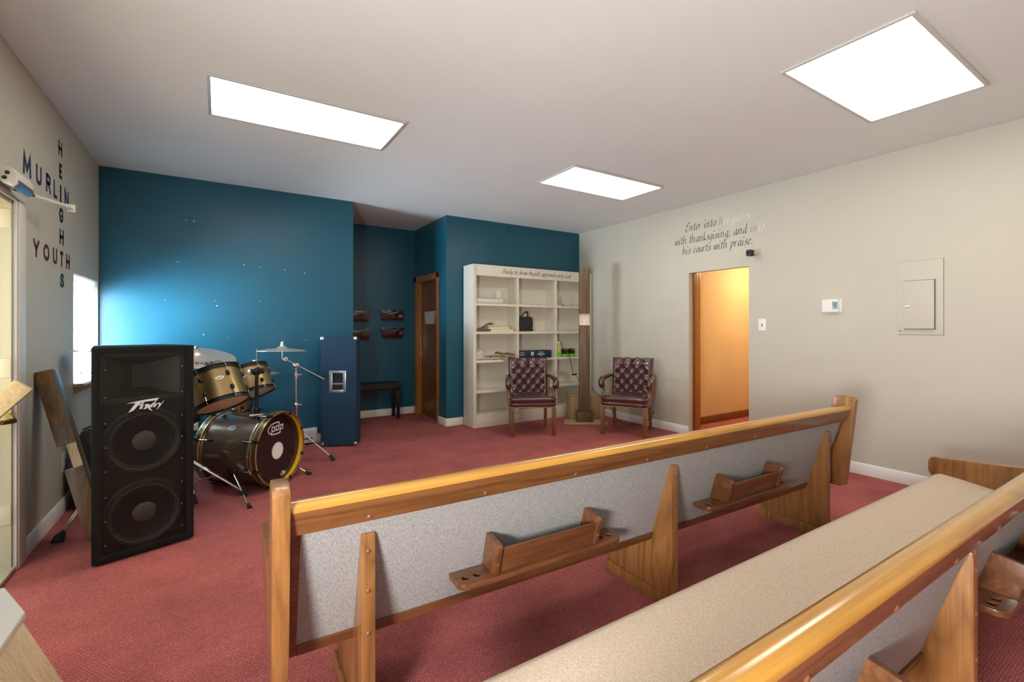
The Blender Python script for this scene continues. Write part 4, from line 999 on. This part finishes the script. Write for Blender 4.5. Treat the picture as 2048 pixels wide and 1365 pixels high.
# shelf 3
t = thing('plastic_bag', 'crumpled clear plastic bag on the left end of the third shelf', 'plastic bag', (2.84, 5.30, SH(2)))
random.seed(3)
def blob(sx, sy, sz_, nu=18, nv=9, amp=.25):
    mb = MB(); rr = [[1+amp*(random.random()-.5) for _ in range(nu)] for _ in range(nv+1)]
    v = []
    for j in range(nv+1):
        ph = math.pi*j/nv
        for i in range(nu):
            th = 2*math.pi*i/nu; q = rr[j][i] if 0 < j < nv else 1
            v.append((sx*q*math.sin(ph)*math.cos(th), sy*q*math.sin(ph)*math.sin(th), max(0, sz_*(1-math.cos(ph))/2*q)))
    return mb.add(v, [(j*nu+i, j*nu+(i+1) % nu, (j+1)*nu+(i+1) % nu, (j+1)*nu+i) for j in range(nv) for i in range(nu)])
blob(.085, .07, .13).build('film', 'plastic_bag', t, smooth=20)
t = thing('crumpled_paper', 'crumpled brown kraft paper spread over the third shelf', 'paper', (3.08, 5.28, SH(2)))
def kr(u, v_):
    x = -.145+.43*u; y = -.085+.17*v_; e = .2+.8*math.sin(math.pi*u)**.5
    return (x, y*e, .012+.045*abs(math.sin(9*u+4*v_))*(1-.7*u)*math.sin(math.pi*min(1, u+.12))+.02*random.random())
MB().grid(kr, 18, 9).build('sheet', 'kraft', t, smooth=15)
def kf(u, v_):
    return (.08+.2*u, -.07-.025*min(1, v_*2)-.012*v_, .014-.085*max(0, v_-.35)**1.2*(.6+.4*u)+.004*math.sin(7*u)*v_)
MB().grid(kf, 8, 6).build('hanging_flap', 'card', t, smooth=20)
t = thing('dark_scarf', 'dark brown cloth strip lying across the paper on the third shelf', 'cloth', (3.24, 5.3, SH(2)+.066))
MB().grid(lambda u, v_: (-.13+.28*u, -.05+.09*v_, .03*math.sin(math.pi*v_)-.022*u+.006*math.sin(12*u)), 14, 8).build('cloth', 'drift', t, smooth=40)
t = thing('navy_box', 'flat navy box with white print and shield emblem on the third shelf', 'box', (3.705, 5.29, SH(2)), R(-2))
MB().box(-.27, .27, -.07, .07, 0, .105).build('carton', 'navybox', t, bevel=.002)
pr = MB()
pr.prism([(-.075, .085), (-.03, .085), (-.03, .05), (-.0525, .03), (-.075, .05)], -.0712, -.0705, 'xz')
for (a_, b_, c_, d_) in ((.06, .13, .075, .083), (.03, .155, .045, .058), (.07, .12, .028, .033), (-.25, -.19, .075, .082), (-.26, -.18, .045, .054)):
    n = 7
    for k in range(n): x = a_+(b_-a_)*k/n; pr.box(x, x+(b_-a_)/n*.7, -.0712, -.0705, c_, d_)
pr.build('white_print', 'logo', t, smooth=0)
MB().prism([(-.062, .07), (-.043, .07), (-.043, .056), (-.0525, .046), (-.062, .056)], -.0718, -.0712, 'xz').build('shield_emblem', 'navybox', t, smooth=0)
t = thing('oil_bottle', 'clear bottle of yellow liquid on the third shelf beside the green chargers', 'bottle', (4.135, 5.25, SH(2)))
MB().lathe([(0, 0), (.035, 0), (.04, .008), (.04, .07), (.034, .09), (.04, .11), (.038, .15), (.02, .18), (.016, .195), (0, .195)], 22).build('bottle_body', 'oil', t, smooth=50)
MB().lathe([(0, .194), (.019, .194), (.019, .218), (0, .22)], 16).build('bottle_cap', 'paper', t)
MB().lathe([(.0405, .02), (.041, .02), (.041, .07), (.0405, .07)], 22, None, True).build('bottle_label', 'green', t)
for (x, lb) in ((4.25, 'left lime green battery charger with black battery on the third shelf'), (4.39, 'right lime green battery charger with black battery on the third shelf')):
    t = thing('battery_charger', lb, 'charger', (x, 5.27, SH(2)), 0, 'lime green battery chargers')
    MB().prism([(-.055, 0), (.055, 0), (.06, .012), (.05, .034), (.03, .04), (-.03, .04), (-.05, .034), (-.06, .012)], -.045, .05, 'xz').build('charger_base', 'green', t, bevel=.004)
    q = MB().prism([(-.035, .036), (.035, .036), (.042, .06), (.04, .09), (.03, .112), (-.03, .112), (-.04, .09), (-.042, .06)], -.03, .045, 'xz').build('battery', 'black', t, bevel=.004)
    bx(-.018, .018, -.0312, -.0302, .092, .099).build('battery_label', 'steel', q)
    for s_ in (-1, 1): bx(s_*.045-.006, s_*.045+.006, -.048, -.043, .01, .026).build('light', 'logo', t)
t = thing('power_cord', 'thin black cord hanging from the third shelf past the wooden post', 'cord', (4.27, 5.19, .86))
MB().tube(cr([(.0, .04, .012), (0, -.012, .008), (.035, -.02, -.13), (.07, -.02, -.24), (.10, -.02, -.262), (.16, -.02, -.33), (.2, -.025, -.40)], 8), .0045, 8).build('wire', 'rubber', t, smooth=60)
MB().box(.04, .13, -.032, -.014, -.27, -.25, Matrix.Translation((0, 0, 0)) @ Matrix.Rotation(R(0), 4, 'Y')).build('plug', 'rubber', t, bevel=.005)

# ------------------------------------------------------------------ upright lap-jointed post on its base, carton behind it
an = R(-34)
t = thing('wooden_post', 'tall stained wooden post with a pale notch standing before the bookshelf', 'post', (4.148, 4.705, 0), an)
w_ = .14; s1, s2, Hp = 1.315, 1.47, 2.085
MB().prism([(0, .14), (.09, .14), (.09, Hp), (0, Hp), (0, s2), (.045, s2), (.045, s1), (0, s1)], -w_/2, w_/2, 'yz').build('timber', 'darkpost', t, bevel=.002)
bx(-w_/2+.001, w_/2-.001, .042, .0462, s1+.001, s2-.001).build('bare_notch', 'patch', t)
bx(-w_/2+.001, w_/2-.001, .001, .045, s1-.0005, s1+.002).build('bare_shoulder', 'patch', t)
for (x, z) in ((0, 1.4), (-.03, 1.36), (.035, 1.345)): MB().lathe([(0, .001), (.005, 0)], 8, frame((x, .042, z), (0, -1, 0))).build('screw', 'plug', t)
q = MB().box(-.112, .112, -.045, -.004, .018, .15).build('foot_block', 'darkpost', t, bevel=.003)
MB().box(-.112, .112, .092, .132, .018, .15).build('foot_block', 'darkpost', t, bevel=.003)
MB().box(-.05, .05, .0, .09, .018, .14).build('foot_block', 'darkpost', t, bevel=.002)
MB().prism([(-.29, -.11), (.29, -.11), (.25, .16), (-.25, .16)], 0, .018, 'xy').build('base_board', 'ply', t, bevel=.002)
C0 = Vector((4.13, 4.985, 0)); rv = Vector((.905, -.425, 0)); ang = math.atan2(rv.y, rv.x)
t = thing('cardboard_box', 'taped cardboard box on the carpet behind the wooden post', 'box', C0, ang)
MB().box(0, .42, 0, .2, 0.002, .325).build('carton', 'card', t, bevel=.004)
MB().box(-.0015, .4215, .07, .13, .1, .3265).box(-.0015, .002, .02, .17, .05, .11).build('packing_tape', 'tape', t)
bx(.0, .42, -.0015, .0, .318, .3265).build('flap_edge', 'card', t)
t = thing('floor_cord', 'thin black cord looping over the carpet behind the right leather armchair', 'cord', (4.3, 4.7, 0))
MB().tube(cr([(-.02, -.0, .46), (.04, -.03, .38), (.12, -.1, .3), (.2, -.3, .02), (.32, -.42, .006), (.42, -.52, .006), (.40, -.62, .12), (.42, -.68, .2)], 8), .004, 8).build('wire', 'rubber', t, smooth=60)

# ------------------------------------------------------------------ tufted leather armchairs
def armchair(label, loc, rz):
    t = thing('tufted_armchair', label, 'armchair', loc, rz, 'oxblood leather armchairs')
    W = .55
    # legs
    for sx in (-1, 1):
        MB().prism([(-.023, -.023), (-.009, -.023), (-.007, -.019), (-.003, -.019), (-.001, -.023), (.005, -.023), (.007, -.019), (.011, -.019), (.013, -.023), (.023, -.023), (.023, .023), (-.023, .023)], 0, .345, 'xy', Matrix.Translation((sx*.25, -.235, 0))).build('leg', 'chair_wood', t, bevel=.0015)
        MB().prism([(.19, .345), (.235, .345), (.275, 0), (.245, 0)], sx*.225-.019, sx*.225+.019, 'yz').build('leg', 'chair_wood', t, bevel=.003)
    # apron and welted cushion
    def slab(hw0, y0, y1, z0, z1, crown, bulge, n=28):
        mb = MB(); rings = []
        cy, hy = (y0+y1)/2, (y1-y0)/2
        prof = [(0, .0), (.35, .7), (.65, 1.0), (.85, .7), (1, -.4)]
        for (hh, b) in prof:
            for k in range(n*2):
                th = math.pi*k/n; c, s_ = math.cos(th), math.sin(th)
                e = .28
                x = (hw0+bulge*b)*math.copysign(abs(c)**e, c); y = cy+(hy+bulge*b)*math.copysign(abs(s_)**e, s_)
                rings.append((x, y, z0+(z1-z0)*hh))
        m_ = n*2
        f = [(i*m_+k, i*m_+(k+1) % m_, (i+1)*m_+(k+1) % m_, (i+1)*m_+k) for i in range(4) for k in range(m_)]
        tops = []
        for q, rad in enumerate((.8, .55, .3, .05)):
            for k in range(m_):
                th = math.pi*k/n; c, s_ = math.cos(th), math.sin(th); e = .28+.7*(1-rad)
                tops.append(((hw0-.003)*rad*math.copysign(abs(c)**e, c), cy+(hy-.003)*rad*math.copysign(abs(s_)**e, s_), z1+crown*(1-rad**2)))
        rings += tops
        f += [((4+i)*m_+k, (4+i)*m_+(k+1) % m_, (5+i)*m_+(k+1) % m_, (5+i)*m_+k) for i in range(4) for k in range(m_)]
        f += [tuple(range(m_))[::-1], tuple(range(8*m_, 9*m_))]
        return mb.add(rings, f)
    slab(.272, -.262, .225, .338, .40, 0, .008).build('seat_rail', 'leather', t, smooth=60)
    slab(.272, -.268, .2, .40, .458, .035, .014).build('seat_cushion', 'leather', t, smooth=60)
    nh = MB()
    for k in range(46):
        x = -.27+.54*k/45; nh.lathe([(0, .004), (.0042, .0022), (.0052, 0)], 6, frame((x, -.2655, .345), (0, -1, 0)))
    for sx in (-1, 1):
        for k in range(38):
            nh.lathe([(0, .004), (.0042, .0022), (.0052, 0)], 6, frame((sx*.2745, -.255+.46*k/37, .345), (sx, 0, 0)))
    tag(nh.build('nailhead_trim', 'brass', t, smooth=60), kind='stuff')
    # tufted back, reclined
    a_, b_ = .124, .068; hw, z0, z1 = .255, .44, .905
    Mx = Matrix.Translation((0, .185, .43)) @ Matrix.Rotation(R(-13), 4, 'X') @ Matrix.Translation((0, 0, -.43))
    btn = []
    for j in range(0, 7):
        zz = z1-.118-j*b_
        if zz < z0+.02: break
        xs = [-a_, 0, a_] if j % 2 == 0 else [-1.5*a_, -.5*a_, .5*a_, 1.5*a_]
        btn += [(x, zz) for x in xs]
    zt = z1-.118
    def dz(u, v_):
        x = -hw+2*hw*u; z = z0+(z1-z0)*v_
        edge = min(1, min(u, 1-u)/.07, (1-v_)/.09, max(.0, v_)/.05+.3)
        rnd = math.sqrt(max(0, 1-(1-max(0, edge))**2))
        p, q = x/a_+(z-zt)/(2*b_), x/a_-(z-zt)/(2*b_)
        if z <= zt+.0: puff = (abs(math.sin(math.pi*p)*math.sin(math.pi*q)))**.42
        else: 
            k = min(1, (z-zt)/.05); s0 = (abs(math.sin(math.pi*p)*math.sin(math.pi*q)))**.42; s1_ = abs(math.sin(math.pi*x/a_))**.35
            if abs(x) > 1.3*a_: s1_ = 1
            puff = s0*(1-k)+s1_*k
        if abs(x) > 1.5*a_: 
            k = min(1, (abs(x)-1.5*a_)/.03); puff = puff*(1-k)+.85*k
        dip = sum(.018*math.exp(-((x-bx_)**2+(z-bz_)**2)/.00028) for bx_, bz_ in btn)
        top = .02*math.sin(math.pi*u) if False else 0
        wid = 1-.07*(1-v_)
        return (x*wid, -(.02+.036*puff)*rnd-.008+dip, z+.006*math.cos(2*math.pi*x/a_+math.pi)*(v_ > .93)*(abs(x) < 1.4*a_))
    bk = MB().grid(dz, 84, 76)
    n0 = len(bk.v)
    def dzb(u, v_):
        p = dz(u, v_); e = min(1, u/.07, (1-u)/.07, (1-v_)/.09); e = max(0, e)
        return (p[0], .035*math.sqrt(max(0, 1-(1-e)**2))-.008, p[2])
    bk.grid(lambda u, v_: dzb(u, v_), 42, 38)
    bb_ = MB().add(bk.v, bk.f, Mx).build('tufted_back', 'leather', t, smooth=80)
    bt = MB()
    for (x, z) in btn:
        v_ = (z-z0)/(z1-z0); y = dz((x+hw)/(2*hw), v_)[1]
        bt.lathe([(0, .006), (.005, .005), (.0085, 0), (.007, -.004)], 10, Mx @ frame((x*(1-.07*(1-v_)), y-.001, z), (0, -1, 0)))
    tag(bt.build('back_buttons', 'leather', bb_, smooth=60), kind='stuff')
    # arms
    for sx in (-1, 1):
        MB().tube(cr([(sx*.262, .25, .665), (sx*.272, .14, .668), (sx*.282, .0, .664), (sx*.288, -.11, .655), (sx*.288, -.16, .63), (sx*.285, -.168, .592), (sx*.282, -.15, .572)]), [.02]*6+[.024]*6+[.03]*6+[.034]*6+[.038]*6+[.038]*6+[.02], 14).build('arm_pad', 'leather', t, smooth=70)
        MB().tube(cr([(sx*.274, -.165, .35), (sx*.275, -.135, .42), (sx*.278, -.10, .50), (sx*.282, -.12, .58), (sx*.284, -.13, .63)]), .021, 8, flat=.8).build('arm_post', 'chair_wood', t, smooth=50)
        MB().tube([(sx*.262, .215, .40), (sx*.262, .24, .65)], .017, 8).build('back_post', 'chair_wood', t, smooth=50)
    return t
armchair('left oxblood tufted leather armchair in front of the bookshelf', (3.225, 4.655, 0), R(-27))
armchair('right oxblood tufted leather armchair against the beige right wall by the doorway', (4.233, 4.01, 0), R(-59))

# ------------------------------------------------------------------ alcove: bench, wall pockets, door pocket
t = thing('piano_bench', 'black lacquered bench standing against the alcove wall', 'bench', (1.84, 6.49, 0), R(-2))
MB().box(-.33, .33, -.15, .15, .47, .505).build('bench_top', 'nylon', t, bevel=.012, seg=3)
MB().box(-.32, .32, -.14, .14, .40, .47).build('apron', 'piano', t, bevel=.003)
for sx in (-1, 1):
    for sy in (-1, 1):
        x, y = sx*.295, sy*.115
        MB().box(x-.022, x+.022, y-.022, y+.022, .03, .47).box(x-.025, x+.025, y-.025, y+.025, 0, .03).build('leg', 'piano', t, bevel=.003)
k = 0
for (x0, x1, zc, lb) in ((1.955, 2.305, 1.465, 'upper right'), (1.965, 2.305, 1.205, 'lower right'), (1.46, 1.815, 1.45, 'upper left'), (1.46, 1.815, 1.19, 'lower left')):
    t = thing('wall_pocket', 'dark maroon curved-top wall pocket, %s of four in the alcove' % lb, 'wall pocket', ((x0+x1)/2, YA, zc), 0, 'maroon wall pockets')
    hw = (x1-x0)/2
    topc = [(-hw+2*hw*q/16, .078-.035*math.sin(math.pi*q/16)**2) for q in range(17)]
    out = [(-hw+.025, -.075), (hw-.025, -.075)]+topc[::-1]
    MB().prism(out, -.052, -.048, 'xz').build('front_plate', 'maroon', t, bevel=.0015)
    MB().prism([(-hw+.03, -.07), (hw-.03, -.07), (hw-.005, .07), (-hw+.005, .07)], -.006, -.001, 'xz').build('back_plate', 'maroon', t, bevel=.001)
    MB().box(-hw+.026, hw-.026, -.05, -.001, -.076, -.071).build('pocket_floor', 'maroon', t)
    for sx in (-1, 1): MB().prism([(sx*(hw-.025), -.075), (sx*(hw-.029), -.075), (sx*(hw-.007), .07), (sx*(hw-.003), .07)], -.05, -.001, 'xz').build('pocket_side', 'maroon', t)
t = thing('door_pocket', 'clear acrylic sheet holder fixed to the brown alcove door', 'holder', (XA1+.043, 6.12, 1.42))
MB().prism([(-.13, -.085), (.13, -.085), (.17, .09), (.02, .075), (-.17, .09)], -.032, -.029, 'yz').build('front_plate', 'acrylic', t)
MB().prism([(-.12, -.085), (.12, -.085), (.17, .095), (-.17, .095)], -.002, .0, 'yz').build('back_plate', 'acrylic', t)
MB().box(-.032, 0, -.13, .13, -.088, -.085).build('pocket_floor', 'acrylic', t)

# ------------------------------------------------------------------ lettering on the walls
t = thing('wall_lettering', 'italic verse lettering in dark and peeling letters above the right doorway', 'lettering', (XR, 3.2, 2.3))
def fr_(y0, z0): return lambda x, y: (-.0012, y0-3.2-x, z0-2.3+y)
XH = .057
def line(words, y0, y1, z0):
    tot = sum(sum(GL[c][1]+.12 for c in w_) for w_, _ in words)+.62*(len(words)-1); k_ = (y0-y1)/tot; y = y0
    for w_, mt in words:
        wl = sum(GL[c][1]+.12 for c in w_)*k_
        if '|' in mt:
            m1, m2, cut = mt.split('|'); cut = int(cut)
            wa = sum(GL[c][1]+.12 for c in w_[:cut])*k_
            pen_text(w_[:cut], MB(), fr_(y, z0), wa, size=XH, slant=.16, nib=.19).build('word', m1, t, smooth=0)
            pen_text(w_[cut:], MB(), fr_(y-wa, z0), wl-wa, size=XH, slant=.16, nib=.19).build('word', m2, t, smooth=0)
        else:
            pen_text(w_, MB(), fr_(y, z0), wl, size=XH, slant=.16, nib=.19).build('word', mt, t, smooth=0)
        y -= wl+.62*k_
line([('Enter', 'ink'), ('into', 'ink'), ('his', 'inkfade|inkpale|1'), ('gates', 'inkpale')], 3.56, 2.76, 2.435)
line([('with', 'ink'), ('thanksgiving,', 'ink'), ('and', 'ink'), ('into', 'inkfade|inkpale|2')], 3.71, 2.60, 2.29)
line([('his', 'ink'), ('courts', 'ink'), ('with', 'ink'), ('praise.', 'ink')], 3.60, 2.72, 2.165)
def wl_letters(label, items, mtl):
    t = thing('wall_lettering', label, 'lettering', (XL, 4.2, 2.1), 0, 'coloured block letters on the left wall')
    for (ch, y, z, h, wd, wt) in items:
        stroke_letter(ch, lambda u, v_, y=y, z=z: (.0014, y-4.2+u, z-2.1+v_), h, wd, wt).build('letter', mtl, t, smooth=0)
    return t
wl_letters('navy block letters spelling MURLIN across the left wall', [('M', 3.672, 2.14, .118, .13, .024), ('U', 3.873, 2.14, .118, .1, .024), ('R', 4.056, 2.14, .118, .092, .024), ('L', 4.203, 2.14, .118, .077, .024), ('N', 4.468, 2.14, .118, .1, .025)], 'inkblue')
wl_letters('dark letters spelling HEIGHTS down the left wall, crossing the other words', [('H', 4.315, 2.456, .1, .087, .024), ('E', 4.322, 2.302, .103, .064, .024), ('I', 4.324, 2.14, .118, .03, .03), ('G', 4.335, 2.0, .106, .095, .024), ('H', 4.347, 1.852, .107, .094, .025), ('S', 4.358, 1.557, .1, .094, .024)], 'inkblack')
wl_letters('burgundy block letters spelling YOUTH across the left wall', [('Y', 3.825, 1.7, .107, .106, .024), ('O', 4.016, 1.7, .107, .119, .025), ('U', 4.195, 1.7, .107, .093, .024), ('T', 4.347, 1.7, .107, .074, .025), ('H', 4.502, 1.7, .107, .09, .025)], 'inkred')

# flecks where the blue paint has chipped off the back wall
ch = MB(); random.seed(5)
for (x, z) in [(-0.343, 1.919), (-0.276, 2.329), (-0.212, 2.327), (-0.155, 2.329), (0.213, 1.931), (0.359, 1.92), (0.595, 1.905), (0.794, 1.88), (-0.038, 1.551), (-0.021, 1.501), (0.359, 1.558), (-0.134, 1.211), (0.068, 1.183), (0.804, 1.142), (0.644, 1.275), (-0.44, 1.548)]:
    n = 7; r0 = .003+.004*random.random()
    ch.add([(x+r0*(1.6 if k % 2 else 1)*random.uniform(.6, 1)*math.cos(2*math.pi*k/n), YB-.0012, z+r0*random.uniform(.5, 1)*math.sin(2*math.pi*k/n)) for k in range(n)], [tuple(range(n))])
tag(ch.build('paint_chips', 'white', bpy.data.objects['wall_back_left'], smooth=0), kind='stuff')
